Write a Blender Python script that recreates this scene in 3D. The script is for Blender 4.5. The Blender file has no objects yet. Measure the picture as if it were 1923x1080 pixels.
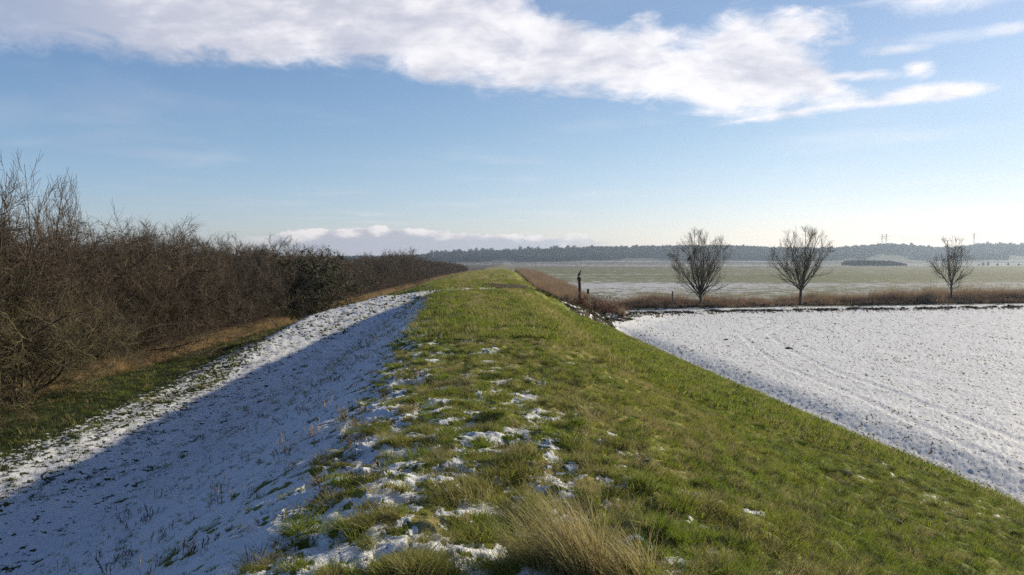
import bpy, math, random
import numpy as np
from mathutils import Vector
rad = math.radians
random.seed(7)
C = bpy.data.collections.new("scene"); bpy.context.scene.collection.children.link(C)
SC = bpy.context.scene

# ------------------------------------------------------------------ camera, sky, sun, exposure
F, CX, HY, CZ = 1450.0, 961.5, 492.0, 5.2      # focal length in photo pixels, centre column, horizon row, eye height
cam = bpy.data.cameras.new("camera"); camo = bpy.data.objects.new("camera", cam); C.objects.link(camo)
cam.sensor_width = 36.0; cam.lens = 36.0 * F / 1923.0; cam.clip_start = 0.05; cam.clip_end = 20000
camo.location = (0, 0, CZ); camo.rotation_euler = (rad(90) - math.atan((540 - HY) / F), 0, 0)
SC.camera = camo

SUN_AZ, SUN_EL = rad(58), rad(17.8)            # azimuth clockwise from +Y
sl = bpy.data.lights.new("sun", 'SUN'); slo = bpy.data.objects.new("sun", sl); C.objects.link(slo)
sl.energy = 5.0; sl.angle = rad(0.6); sl.color = (1.0, 0.86, 0.68)
sd = Vector((math.sin(SUN_AZ) * math.cos(SUN_EL), math.cos(SUN_AZ) * math.cos(SUN_EL), math.sin(SUN_EL)))
slo.rotation_euler = sd.to_track_quat('Z', 'Y').to_euler(); slo.location = (60, 40, 60)

SC.view_settings.view_transform = 'Standard'; SC.view_settings.look = 'None'
SC.view_settings.exposure = 0.47; SC.view_settings.gamma = 1.0
SC.cycles.use_denoising = False; SC.cycles.volume_bounces = 0; SC.cycles.max_bounces = 6; SC.cycles.use_adaptive_sampling = False
SC.cycles.transparent_max_bounces = 8


class N:
    """tiny node helper"""
    def __init__(s, tree): s.t = tree; s.n = tree.nodes; s.l = tree.links
    def new(s, typ, **kw):
        n = s.n.new(typ)
        for k, v in kw.items(): setattr(n, k, v)
        return n
    def link(s, a, b): s.l.new(a, b)
    def put(s, sock, v):
        if isinstance(v, bpy.types.NodeSocket): s.l.new(v, sock)
        elif v is not None: sock.default_value = v
    def m(s, op, a, b=None, c=None, clamp=False):
        n = s.n.new('ShaderNodeMath'); n.operation = op; n.use_clamp = clamp
        for i, v in enumerate((a, b, c)): s.put(n.inputs[i], v)
        return n.outputs[0]
    def vm(s, op, a, b=None, sc=None):
        n = s.n.new('ShaderNodeVectorMath'); n.operation = op
        s.put(n.inputs[0], a); s.put(n.inputs[1], b)
        if sc is not None: s.put(n.inputs['Scale'], sc)
        return n.outputs[0]
    def mix(s, f, a, b, mode='MIX'):
        n = s.n.new('ShaderNodeMix'); n.data_type = 'RGBA'; n.blend_type = mode
        s.put(n.inputs[0], f)
        s.put(n.inputs[6], a if isinstance(a, bpy.types.NodeSocket) else (*a, 1))
        s.put(n.inputs[7], b if isinstance(b, bpy.types.NodeSocket) else (*b, 1))
        return n.outputs[2]
    def sstep(s, v, lo, hi, a=0.0, b=1.0):
        n = s.n.new('ShaderNodeMapRange'); n.interpolation_type = 'SMOOTHSTEP'
        s.put(n.inputs[0], v); n.inputs[1].default_value = lo; n.inputs[2].default_value = hi
        n.inputs[3].default_value = a; n.inputs[4].default_value = b
        return n.outputs[0]
    def noise(s, vec, scale, detail=4, rough=0.55, dist=0.0):
        n = s.n.new('ShaderNodeTexNoise'); s.put(n.inputs['Vector'], vec)
        n.inputs['Scale'].default_value = scale; n.inputs['Detail'].default_value = detail
        n.inputs['Roughness'].default_value = rough; n.inputs['Distortion'].default_value = dist
        return n.outputs[0]
    def curve(s, v, pts):
        n = s.n.new('ShaderNodeFloatCurve'); c = n.mapping.curves[0]
        c.points[0].location = pts[0]; c.points[1].location = pts[-1]
        for p in pts[1:-1]: c.points.new(*p)
        n.mapping.update(); s.put(n.inputs[1], v); return n.outputs[0]


W = bpy.data.worlds.new("World"); SC.world = W; W.use_nodes = True
def build_world():
    k = N(W.node_tree); k.n.clear()
    tc = k.new('ShaderNodeTexCoord'); d = tc.outputs['Generated']
    sky = k.new('ShaderNodeTexSky', sky_type='NISHITA', sun_disc=False)
    sky.sun_elevation = SUN_EL; sky.sun_rotation = SUN_AZ; sky.altitude = 10
    sky.air_density = 1.0; sky.dust_density = 0.2; sky.ozone_density = 1.5
    sx = k.new('ShaderNodeSeparateXYZ'); k.link(d, sx.inputs[0]); x, y, z = sx.outputs
    az = k.m('ARCTAN2', x, y)
    hor = k.m('SQRT', k.m('ADD', k.m('MULTIPLY', x, x), k.m('MULTIPLY', y, y)))
    el = k.m('ARCTAN2', z, hor)
    A0, A1, E1 = -0.9, 0.9, 0.6
    # cool winter white balance; unseen sky overhead and behind darkened to deepen shade
    col = k.mix(1.0, sky.outputs[0], k.mix(k.sstep(az, -0.7, 0.5), (0.80, 0.925, 1.15), (0.92, 0.90, 0.97)), 'MULTIPLY')
    glare = k.m('MULTIPLY', k.sstep(az, 0.3, 0.7), k.sstep(el, 0.28, 0.03))
    col = k.mix(glare, col, k.mix(1.0, col, (0.72, 0.76, 0.84), 'MULTIPLY'))
    col = k.mix(k.sstep(el, 0.17, 0.0), col, k.mix(1.0, col, (1.08, 1.0, 1.14), 'MULTIPLY'))
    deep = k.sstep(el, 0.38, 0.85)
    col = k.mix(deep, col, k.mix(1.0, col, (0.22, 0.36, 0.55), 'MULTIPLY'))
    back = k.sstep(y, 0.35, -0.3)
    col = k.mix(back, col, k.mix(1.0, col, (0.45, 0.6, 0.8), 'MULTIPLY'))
    def P(px, py):
        a = math.atan((px - CX) / F); e = math.atan((HY - py) / F * math.cos(a))
        return ((a - A0) / (A1 - A0), max(0, min(1, e / E1)))
    an = k.m('DIVIDE', k.m('SUBTRACT', az, A0), A1 - A0)
    zc = k.m('MAXIMUM', z, 0.02)
    # high cloud deck seen in perspective: coordinates on a flat layer
    cv = k.new('ShaderNodeCombineXYZ'); k.link(k.m('DIVIDE', x, zc), cv.inputs[0]); k.link(k.m('DIVIDE', y, zc), cv.inputs[1])
    pl = cv.outputs[0]
    # stretched noises in direction space
    dv = k.new('ShaderNodeCombineXYZ'); k.link(k.m('MULTIPLY', az, 1.0), dv.inputs[0]); k.link(k.m('MULTIPLY', el, 2.2), dv.inputs[1])
    dirv = dv.outputs[0]
    n1 = k.noise(dirv, 5.0, 7, 0.58, 0.4); n2 = k.noise(dirv, 15.0, 8, 0.66, 0.5); n3 = k.noise(pl, 1.3, 6, 0.6, 0.5)
    nz = k.m('ADD', k.m('ADD', k.m('MULTIPLY', k.m('SUBTRACT', n1, 0.5), 0.9), k.m('MULTIPLY', k.m('SUBTRACT', n2, 0.5), 0.9)),
             k.m('MULTIPLY', k.m('SUBTRACT', n3, 0.5), 0.5))
    def band(bot, top, soft, amp, lo, hi):
        eb = k.m('MULTIPLY', k.curve(an, [(0, P(-900, bot[0][1])[1])] + [P(*p) for p in bot] + [(1, P(2900, bot[-1][1])[1])]), E1)
        et = k.m('MULTIPLY', k.curve(an, [(0, P(-900, top[0][1])[1])] + [P(*p) for p in top] + [(1, P(2900, top[-1][1])[1])]), E1)
        up = k.m('DIVIDE', k.m('SUBTRACT', et, el), soft * 1.2); dn = k.m('DIVIDE', k.m('SUBTRACT', el, eb), soft)
        v = k.m('ADD', k.m('MINIMUM', k.m('MINIMUM', up, dn), 1.6), k.m('MULTIPLY', nz, amp))
        return k.sstep(v, lo, hi)
    main = band([(-300, 150), (0, 108), (150, 112), (270, 128), (420, 143), (600, 134), (740, 142), (820, 182), (1000, 193), (1150, 202), (1270, 212),
                 (1345, 240), (1450, 228), (1560, 214), (1750, 200), (1905, 168), (2000, 150)],
                [(-300, -300), (0, -200), (600, -160), (940, -40), (1040, 6), (1130, 22), (1200, 14), (1290, 52), (1400, 22), (1460, 40), (1520, 84),
                 (1580, 128), (1640, 170), (1720, 205), (1800, 240), (2000, 260)], 0.026, 2.5, 0.0, 1.15)
    tail = band([(1200, 250), (1340, 241), (1450, 230), (1560, 216), (1750, 201), (1905, 169), (1990, 140)],
                [(1200, 260), (1340, 232), (1450, 206), (1560, 186), (1640, 178), (1720, 160), (1790, 148), (1905, 158), (1990, 160)], 0.011, 1.7, 0.0, 0.9)
    ur = band([(1500, 30), (1640, 30), (1700, 52), (1800, 48), (1923, 20), (2200, 0)], [(1500, 40), (1640, -20), (1700, -40), (1923, -60), (2200, -100)], 0.03, 1.3, 0.1, 1.2)
    def blob(px, py, rx, ry, amp, lo=0.1, hi=0.9):
        a = math.atan((px - CX) / F); e = math.atan((HY - py) / F * math.cos(a))
        u = k.m('DIVIDE', k.m('SUBTRACT', az, a), rx / F); v = k.m('DIVIDE', k.m('SUBTRACT', el, e), ry / F)
        q = k.m('SUBTRACT', 1.0, k.m('SQRT', k.m('ADD', k.m('MULTIPLY', u, u), k.m('MULTIPLY', v, v))))
        return k.sstep(k.m('ADD', q, k.m('MULTIPLY', nz, amp)), lo, hi)
    puff = blob(1715, 130, 42, 24, 1.8); w1 = k.m('MULTIPLY', blob(1690, 95, 75, 14, 1.4), 0.6); w2 = k.m('MULTIPLY', blob(1885, 58, 50, 14, 1.2), 0.6)
    w3 = k.m('MULTIPLY', blob(20, 208, 110, 40, 1.2, 0.0, 1.3), 0.35); w4 = k.m('MULTIPLY', blob(1620, 145, 110, 16, 1.4), 0.8)
    w5 = k.m('MULTIPLY', blob(1750, 75, 120, 16, 1.4), 0.3)
    w6 = blob(1480, 60, 110, 40, 2.6, 0.1, 1.1); w7 = k.m('MULTIPLY', blob(1560, 148, 140, 15, 1.6), 0.9)
    hi = main
    for o in (tail, ur, puff, w1, w2, w3, w4, w5, w6, w7): hi = k.m('MAXIMUM', hi, o)
    # left end of the deck is thinner
    thin = k.sstep(az, -0.62, -0.36, 0.45, 0.94)
    veil = k.m('MULTIPLY', k.sstep(k.m('ADD', k.noise(pl, 0.5, 4, 0.5), k.m('MULTIPLY', n1, 0.3)), 0.62, 0.95), 0.25)
    hi = k.m('MAXIMUM', k.m('MULTIPLY', hi, thin), veil)
    t = k.noise(dirv, 7.0, 6, 0.55, 0.6); t2 = k.noise(dirv, 24.0, 5, 0.6, 0.3)
    lum = k.sstep(k.m('ADD', k.m('ADD', k.m('MULTIPLY', t, 0.75), k.m('MULTIPLY', t2, 0.35)), k.m('MULTIPLY', az, 0.24)), 0.36, 0.72)
    ccol = k.mix(lum, (4.9, 5.0, 5.8), (8.7, 8.45, 8.6))
    col2 = k.mix(hi, col, ccol)
    # cumulus bank low over the horizon
    cn = k.noise(dirv, 50.0, 5, 0.62, 0.0); vo = k.new('ShaderNodeTexVoronoi', feature='SMOOTH_F1'); k.link(dirv, vo.inputs['Vector']); vo.inputs['Scale'].default_value = 27
    bil = k.m('SUBTRACT', 0.5, vo.outputs['Distance'])
    ctop = k.m('MULTIPLY', k.curve(an, [(0, 0.0), P(300, 470), P(470, 442), P(520, 432), P(600, 426), P(700, 419), P(780, 424), P(900, 432), P(1000, 438), P(1100, 438), P(1230, 462), P(1400, 488), (1, 0.0)]), E1)
    cv2 = k.m('ADD', k.m('DIVIDE', k.m('SUBTRACT', k.m('SUBTRACT', ctop, 0.004), el), 0.0045), k.m('ADD', k.m('MULTIPLY', bil, 3.4), k.m('MULTIPLY', k.m('SUBTRACT', cn, 0.5), 4.5)))
    cmask = k.m('MULTIPLY', k.sstep(cv2, 0.1, 0.7), k.sstep(az, -0.36, -0.25))
    cmask = k.m('MULTIPLY', cmask, k.sstep(az, 0.02, 0.2, 1.0, 0.0))
    cl = k.sstep(k.m('ADD', k.m('DIVIDE', k.m('SUBTRACT', el, k.m('SUBTRACT', ctop, 0.015)), 0.011), k.m('ADD', k.m('MULTIPLY', bil, 2.2), k.m('MULTIPLY', k.m('SUBTRACT', cn, 0.5), 2.6))), 0.0, 1.35)
    c3 = k.mix(cl, (4.2, 4.15, 4.75), (8.4, 7.7, 7.5))
    col3 = k.mix(k.m('MULTIPLY', cmask, 0.93), col2, c3)
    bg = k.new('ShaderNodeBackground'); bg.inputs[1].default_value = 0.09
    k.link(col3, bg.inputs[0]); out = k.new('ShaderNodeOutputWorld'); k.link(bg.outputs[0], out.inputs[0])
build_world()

# ------------------------------------------------------------------ helpers
def tag(o, label=None, cat=None, group=None, kind=None):
    if label: o["label"] = label
    if cat: o["category"] = cat
    if group: o["group"] = group
    if kind: o["kind"] = kind
    return o

_perm = np.random.RandomState(3).permutation(512).astype(np.int64)
_perm = np.concatenate([_perm, _perm, _perm])
_ga = np.random.RandomState(5).rand(512) * 2 * np.pi
_gx, _gy = np.cos(_ga), np.sin(_ga)
def perlin(x, y):
    xi = np.floor(x).astype(np.int64); yi = np.floor(y).astype(np.int64)
    xf = x - xi; yf = y - yi; xi &= 511; yi &= 511
    u = xf * xf * xf * (xf * (xf * 6 - 15) + 10); v = yf * yf * yf * (yf * (yf * 6 - 15) + 10)
    def g(ix, iy, dx, dy):
        h = _perm[_perm[ix] + iy] & 511
        return _gx[h] * dx + _gy[h] * dy
    a = g(xi, yi, xf, yf); b = g((xi + 1) & 511, yi, xf - 1, yf)
    c = g(xi, (yi + 1) & 511, xf, yf - 1); e = g((xi + 1) & 511, (yi + 1) & 511, xf - 1, yf - 1)
    return (a + u * (b - a)) * (1 - v) + (c + u * (e - c)) * v
def fbm(x, y, f, oct=4, gain=0.5, seed=0.0):
    s = 0.0; a = 1.0; t = 0.0
    for i in range(oct):
        s = s + a * perlin(x * f + seed * 17.3 + i * 31.7, y * f - seed * 9.1 + i * 11.9); t += a * a; a *= gain; f *= 2.03
    return s / math.sqrt(t)        # about +-0.25 sigma
def uni(n, s=0.27): return 0.5 + 0.5 * np.tanh(n / s * 0.8)
def sstep(v, a, b):
    t = np.clip((v - a) / (b - a), 0, 1); return t * t * (3 - 2 * t)
def at(px, py, z=0.0):
    D = (CZ - z) * F / (py - HY); return (px - CX) / F * D, D
def col_x(px, D): return (px - CX) / F * D

# ------------------------------------------------------------------ lie of the land
YK = [-50, 0, 17, 24, 35, 50, 64, 75, 92, 174, 304, 600]
T_RC = [1.6, 1.3, 1.2, 1.15, 1.1, 1.0, 1.0, 1.0, 0.7, 0.2, -2, -12]
T_RF = [13.2, 13.0, 11.3, 10.6, 9.5, 8.4, 7.45, 5.2, 3.4, 3.0, 2.4, -6]
T_RZ = [0, 0, 0, 0, 0, 0, 0.05, 0.55, 1.0, 1.0, 0.8, 0.3]
Y2 = [-50, 0, 4, 8, 16, 30, 64, 100, 174, 304, 600]
T_LC = [-1.2, -1.4, -1.55, -1.8, -2.4, -3.3, -6.6, -7.6, -8.6, -10.5, -20]
T_CZ = [3.5, 3.5, 3.5, 3.5, 3.5, 3.5, 3.5, 3.5, 3.2, 2.4, 1.2]
PATH = np.array([(-11.5, -20, .9), (-9.6, 8, .95), (-9.2, 20, 1.0), (-9.4, 28, 1.15), (-9.6, 35, 1.7), (-9.0, 41, 2.5), (-6.6, 46, 3.15), (-3.4, 47.8, 3.46), (0, 49.5, 3.42), (3.2, 54, 2.42),
                 (5.6, 61, 1.22), (8.2, 68, .42), (12.5, 76, .1), (20, 80, .02), (35, 83.2, .02), (60, 88.5, .02), (110, 100, .02), (200, 122, 0)])
HEDGE_X = lambda Y: np.interp(Y, [-40, 0, 20, 50, 74, 142, 200, 260, 330, 420], [-16.5, -16.6, -16.8, -17.2, -17.6, -19.3, -20.5, -20.3, -19.0, -18.0])
TOE_Z = 1.0
def path_info(X, Y):
    best = np.full(X.shape, 1e9); z = np.zeros(X.shape); prog = np.zeros(X.shape)
    near = (Y < 140) & (X < 230)
    xs, ys = X[near], Y[near]; b = np.full(xs.shape, 1e9); zz = np.zeros(xs.shape); pp = np.zeros(xs.shape)
    for i in range(len(PATH) - 1):
        p, q = PATH[i], PATH[i + 1]; dx, dy = q[0] - p[0], q[1] - p[1]; L = dx * dx + dy * dy
        t = np.clip(((xs - p[0]) * dx + (ys - p[1]) * dy) / L, 0, 1)
        d = np.hypot(xs - p[0] - t * dx, ys - p[1] - t * dy); m = d < b
        b = np.where(m, d, b); zz = np.where(m, p[2] + t * (q[2] - p[2]), zz); pp = np.where(m, i + t, pp)
    best[near] = b; z[near] = zz; prog[near] = pp
    return best, z, prog

def base_z(X, Y):
    D = Y
    rc = np.interp(D, YK, T_RC); rf = np.interp(D, YK, T_RF); rz = np.interp(D, YK, T_RZ)
    lc = np.interp(D, Y2, T_LC); cz = np.interp(D, Y2, T_CZ)
    lt = lc - (cz - TOE_Z) * np.interp(D, [45, 66], [1.78, 2.8])
    hx = HEDGE_X(D)
    dip = np.where(D < 60, 0.38, 0.0) * sstep(-D, -66, -56)
    out = 0
    for o in (-0.7, -0.35, 0, 0.35, 0.7):
        x = X + o
        z = np.where(x < lt, 0.8 + (TOE_Z - 0.8) * np.clip((x - hx) / (lt - hx), 0, 1), 0)
        z = np.where((x >= lt) & (x < lc), TOE_Z + (cz - TOE_Z) * (x - lt) / (lc - lt), z)
        crown = 0.10 * (1 - np.clip(np.abs((x - (lc + rc) / 2) / ((rc - lc) / 2)), 0, 1) ** 2)
        z = np.where((x >= lc) & (x < rc), cz + crown, z)
        t = np.clip((x - rc) / (rf - rc), 0, 1)
        z = np.where((x >= rc) & (x < rf), cz + (rz - dip - cz) * (t + 0.05 * np.sin(2 * np.pi * t)), z)
        w = np.where(D < 66, 1.7, 8.0)
        z = np.where(x >= rf, np.clip((rz - dip) * (1 - (x - rf) / w), np.minimum(rz - dip, 0), None), z)
        z = np.where((x >= rf) & (D < 66), (rz - dip) * (1 - sstep((x - rf) / w, 0, 1)), z)
        out = out + z / 5
    out = np.where(X < hx - 4, out - 0.5 * sstep(hx - 4 - X, 0, 8), out)
    return out

RIDGE = [(-1500, 486), (-200, 484), (300, 483), (620, 482), (720, 482), (800, 478), (850, 473), (950, 471), (1050, 467), (1130, 464), (1240, 462), (1370, 461), (1440, 464), (1540, 465),
         (1590, 464), (1650, 458), (1700, 459), (1760, 464), (1800, 463), (1850, 457), (1923, 458), (2100, 462), (2600, 470), (3600, 480)]
RT = [math.atan((p[0] - CX) / F) for p in RIDGE]; RH = [(HY - p[1]) / F for p in RIDGE]
def hill_z(X, Y):
    az = np.arctan2(X, Y); R = np.hypot(X, Y)
    e = np.interp(az, RT, RH)
    Z = CZ + e * 2000 - 13.0
    wob = 1 + 0.04 * fbm(X, Y, 0.004, 2, seed=4)
    q = Y * wob
    s = 0.22 * sstep(q, 1150, 1700) + 0.78 * sstep(q, 1640, 2010)
    return Z * s * sstep(Y, 900, 1300)

def land(X, Y, detail=True):
    z = base_z(X, Y)
    d, pz, pp = path_info(X, Y)
    hw = np.where(pp < 4, 1.5, 1.3)
    flank = np.where(pp < 9, 2.6, 3.6)
    w = 1 - sstep(d, hw, hw + flank)
    onr = sstep(pp, 2.5, 3.5)
    target = np.where(pp > 8.3, np.minimum(pz + .25, z + 0.45), np.maximum(pz, z - 0.35))
    z = z + (target - z) * w * onr
    far = Y > 850
    if far.any():
        z = z + np.where(far, hill_z(X, Y), 0)
    if detail:
        R = np.hypot(X, Y)
        nr = 1 - sstep(R, 120, 300)
        lc = np.interp(Y, Y2, T_LC); rf = np.interp(Y, YK, T_RF)
        fieldm = ((X > rf + 0.1) & (Y < 80)) * 1.0
        leftm = (X < lc) * 1.0
        ga = 1 - fieldm - leftm
        b1 = fbm(X, Y, 0.45, 3, seed=1); b2 = fbm(X, Y, 2.1, 4, 0.55, seed=2)
        # frozen furrows and clods under the thin snow
        f1 = 0.45 * fbm(X * 0.5 + Y * 0.1, Y * 1.3 - X * 0.15, 1.9, 3, 0.6, seed=3) + 0.45 * fbm(X, Y, 5.5, 3, 0.75, seed=7)
        z = z + nr * (b1 * 0.10 * (ga + 0.7 * leftm + 0.35 * fieldm) + b2 * (0.075 * ga + 0.045 * leftm) + ga * (0.09 * np.clip(fbm(X, Y, 2.6, 2, seed=6) - .1, 0, 1) + 0.022 * fbm(X, Y, 6.0, 2, seed=13)) + fieldm * (f1 * 0.062))
        # wheel ruts in the snow field
        for off in (0.0, 1.9):
            px = RUT(Y) + off
            z = z - fieldm * 0.018 * (0.5 + uni(b1)) * np.exp(-((X - px) / 0.2) ** 2) + fieldm * 0.006 * np.exp(-((np.abs(X - px) - 0.34) / 0.14) ** 2)
    return z
def RUT(Y):   # tracks curving across the snow field
    return np.interp(Y, [20, 31, 38, 46, 55, 66, 73], [12.8, 13.4, 13.5, 14.6, 16.4, 22.2, 24.4])

CREST_RUT = [(3, 0.55), (6.9, 0.2), (9, 0.0), (12.4, -0.25), (18, -0.7), (26, -1.2), (40, -1.9)]
def cover(X, Y):
    """snow coverage 0..1, straw 0..1, soil 0..1, patch frequency"""
    rc = np.interp(Y, YK, T_RC); rf = np.interp(Y, YK, T_RF); lc = np.interp(Y, Y2, T_LC); cz = np.interp(Y, Y2, T_CZ)
    lt = lc - (cz - TOE_Z) * np.interp(Y, [45, 66], [1.78, 2.8]); hx = HEDGE_X(Y)
    u = X - lc
    wtr = np.interp(Y, [0, 5, 10, 20, 60], [2.0, 1.8, 1.2, 0.8, 0.8])
    sn = 0.95 - 0.70 * sstep(u, -0.9 * wtr, 1.1 * wtr)
    # crest and sunny slope
    sn = np.where(u > wtr, 0.22 - 0.15 * sstep(u - wtr, 0, 1.6), sn)
    sn = sn - 0.09 * sstep(X - rc, 0.4, 4.0)
    nearb = 1 - sstep(Y, 5, 14)
    sn = np.where(u > -.3, sn + (0.08 * nearb + .03 * (1 - sstep(Y, 14, 26))) * (1 - sstep(X, 0.0, 2.2)), sn)
    sn = sn + 0.16 * np.exp(-((X - 6.6) / 1.4) ** 2 - ((Y - 12) / 3) ** 2)
    # crest beyond 20 m is nearly bare, frosted on the shaded shoulder
    sn = np.where(u > 0, sn * (1 - 0.75 * sstep(Y, 10, 34)), sn)
    sn = np.where(u <= 0, sn * (1 - 0.48 * sstep(Y, 24, 50) * sstep(u, -3.2, -0.5)), sn)
    cr = np.interp(Y, [p[0] for p in CREST_RUT], [p[1] for p in CREST_RUT])
    rutm = np.exp(-((X - cr) / 0.22) ** 2) * (Y < 44)
    sn = sn + 0.14 * rutm
    # ground on the left between toe and hedge
    outer = np.interp(Y, [0, 16, 22, 34, 44, 52, 60], [-11.3, -11.7, -12.1, -13.0, -12.6, -11.2, -9.5])
    lit = 0.86 - 0.26 * sstep(lt - X, 1.2, 3.8) - 0.75 * sstep(outer - X, -1.5, 0.6) - 0.2 * np.exp(-((X - lt + 3.2) / 0.6) ** 2) * sstep(Y, 20, 26)
    sn = np.where(X < lt, lit, sn)
    d, pz, pp = path_info(X, Y)
    beyond = sstep(Y, 50, 58)
    leftz = X < rf
    sn = np.where(leftz, sn * (1 - 0.97 * beyond * sstep(d, 1.2, 2.2)), sn)
    sn = np.where(leftz & (Y > 56) & (u < 0) & (X > lt) & (d > 2.0), np.maximum(sn, 0.35), sn)
    sn = np.where(X < hx + 2.5, sn * sstep(X - hx, 1.6, 3.2), sn)
    # the track over the crest and down the ramp
    onp = (pp > 4.0) & (d < 1.7)
    sn = np.where(onp, np.interp(pp, [4, 6, 7, 8.5, 9, 10, 11, 12, 13, 30], [.70, .68, .78, .62, .5, .52, .56, .64, .84, .92]), sn)
    soil = np.where((pp > 8.3) & (pp < 12.6) & (d < 4.8), 0.62, 0.0); sn = np.where((pp > 8.3) & (pp < 11) & (d >= 1.7) & (d < 4.0) & (X < rf) & (X > 3), 0.16, sn)
    soil = np.maximum(soil, 0.35 * rutm)
    # fields
    fm = (X > rf + 0.2) & (d > 1.6)
    yp = np.interp(X, [12.5, 20, 35, 60, 110, 200], [79, 80, 83.2, 88.5, 100, 122]); nf = (X > rf + 0.1) & (Y < yp)
    sn = np.where(nf & (d > 1.6), 0.83 + 0.08 * np.clip(fbm(X, Y, .12, 2, seed=12), -1, 1), sn)
    sn = np.where(nf & (X < rf + 0.5), 0.75, sn)
    soil = np.where(nf & (d > 1.5) & (d < 3.6) & (pp > 11.4), 0.9, soil)
    sn = np.where(nf & (d > 1.5) & (d < 3.6) & (pp > 11.4), 0.42, sn)
    ff = (X > rf + 1.0) & (Y >= yp) & (d > 1.6) | (X > rf + 8) & (Y > 96)
    tk = np.arctan2(X, Y)
    big = fbm(X * 0.35, Y, 0.018, 4, seed=8); band = fbm(X * 0.08, Y, 0.03, 3, seed=9)
    farsn = np.interp(Y, [76, 110, 150, 200, 260, 330, 700, 880, 1000, 1150, 1250], [.64, .66, .60, .40, .2, .06, .02, .0, .40, .36, .15]) - 0.25 * sstep(tk, 0.12, 0.4) * (Y < 300) + big * 0.45 + band * 0.35
    sn = np.where(ff, farsn, sn)
    soil = np.where(ff & (np.abs(Y + 6 * fbm(X, Y, 0.01, 2) - 800 - 0.04 * X) < 45) & (X > 60), 0.8, soil)
    soil = np.where(ff & (Y > 560) & (X < 250), 0.35, soil)
    # hills: pasture at the foot with snowy strips, woodland soil above
    hz = Y > 1250
    hs = 0.16 + 1.1 * fbm(X * 0.25, Y, 0.006, 3, seed=11) + 0.5 * np.exp(-((X - 480 - (Y - 1500) * .3) / 60) ** 2 - ((Y - 1560) / 50) ** 2) * 1.6
    sn = np.where(hz, hs * (1 - sstep(Y, 1600, 1700)), sn)
    # straw
    st = 0.16 + 0.5 * uni(fbm(X, Y, 0.55, 3, seed=21)) - 0.1
    mow = (X - lc) / np.maximum(rf - lc, 1)
    st = st + 0.75 * np.exp(-((mow - 0.35 - .02 * np.sin(Y * .21)) / 0.035) ** 2) * sstep(Y, 7, 16) + 0.55 * np.exp(-((mow - 0.16) / 0.04) ** 2) * sstep(Y, 14, 30)
    st = st + 0.15 * (1 - sstep(np.abs(X - 0.3), 1.0, 2.4)) * (1 - sstep(Y, 30, 60))
    st = np.where((Y > 50) & leftz & (X > lc - 1), st + 0.55 * uni(fbm(X * 1.6, Y * 0.12, 0.9, 2, seed=22)) - 0.08, st)
    st = np.where(X - rc > 1.5, st - 0.16, st)
    st = np.where((X < hx + 1.6) & (X > hx - 1.5) & (Y > 24), 0.95, st)
    st = np.where(X < lt, np.clip(st - 0.2, 0, 1) + 0.9 * (X < hx + 1.5) * (Y > 24), st)
    st = np.where(ff, 0.12 + 0.25 * uni(big) + 0.45 * sstep(Y, 420, 700) * (X < 300), st)
    soil = np.where(X < hx - 0.2, 0.85, soil)
    freq = np.where(X < lt - 1.2 + 0.8 * fbm(X, Y, .5, 2, seed=14), 7.0, 3.0)
    freq = np.where(nf, 10.0, freq); freq = np.where(ff | hz, 0.3, freq)
    return np.clip(sn, 0, 1), np.clip(st, 0, 1), np.clip(soil, 0, 1), freq, dict(lc=lc, rc=rc, rf=rf, lt=lt, hx=hx, d=d, pp=pp, nf=nf, ff=ff, yp=yp)

def snow_mask(X, Y, sn, freq):
    n = np.where(freq < 1, fbm(X * 0.5, Y, 0.45, 4, 0.6, seed=31), np.where(freq > 5, np.where(freq > 8, fbm(X, Y, 11.0, 2, 0.7, seed=36), fbm(X, Y, 6.0, 3, 0.65, seed=32)), fbm(X, Y, 8.0, 4, 0.7, seed=33)))
    n = n + 0.30 * fbm(X, Y, 1.3, 2, seed=34) * (freq > 1) * (sn < 0.9)
    n = n - (freq > 2) * (freq < 5) * (0.85 * fbm(X, Y, 2.6, 2, seed=6) + 0.25 * fbm(X, Y, 2.1, 4, 0.55, seed=2) + 0.35 * fbm(X, Y, 6.0, 2, seed=13))
    r = uni(n * np.where((freq > 2) & (freq < 5), .75, 1)); soft = np.where(freq < 1, 0.85, 0.10)
    return np.clip(sstep(r, 1 - sn - soft, 1 - sn + soft), 0, 1) * (sn > 0.02)

# ------------------------------------------------------------------ mesh building from arrays
def mesh_np(name, V, Q, mat=None, smooth=False, attrs=None, uniform=4):
    me = bpy.data.meshes.new(name)
    V = np.asarray(V, np.float32).reshape(-1, 3); Q = np.asarray(Q, np.int32).reshape(-1, uniform)
    me.vertices.add(len(V)); me.vertices.foreach_set('co', V.ravel())
    me.loops.add(Q.size); me.loops.foreach_set('vertex_index', Q.ravel())
    me.polygons.add(len(Q)); me.polygons.foreach_set('loop_start', np.arange(0, Q.size, uniform, dtype=np.int32))
    me.polygons.foreach_set('loop_total', np.full(len(Q), uniform, np.int32))
    if smooth: me.polygons.foreach_set('use_smooth', np.ones(len(Q), bool))
    for k, a in (attrs or {}).items():
        at_ = me.attributes.new(k, 'FLOAT', 'POINT'); at_.data.foreach_set('value', np.asarray(a, np.float32))
    me.update(calc_edges=True)
    if mat: me.materials.append(mat)
    return me
def obj(name, me, parent=None, loc=None):
    o = bpy.data.objects.new(name, me); C.objects.link(o)
    if parent: o.parent = parent
    if loc is not None: o.location = loc
    return o
def empty(name, loc, rz=0.0, sc=1.0):
    o = bpy.data.objects.new(name, None); C.objects.link(o); o.location = loc; o.rotation_euler = (0, 0, rz)
    o.scale = (sc, sc, sc) if not isinstance(sc, tuple) else sc; o.empty_display_size = 0.3; return o
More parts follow.
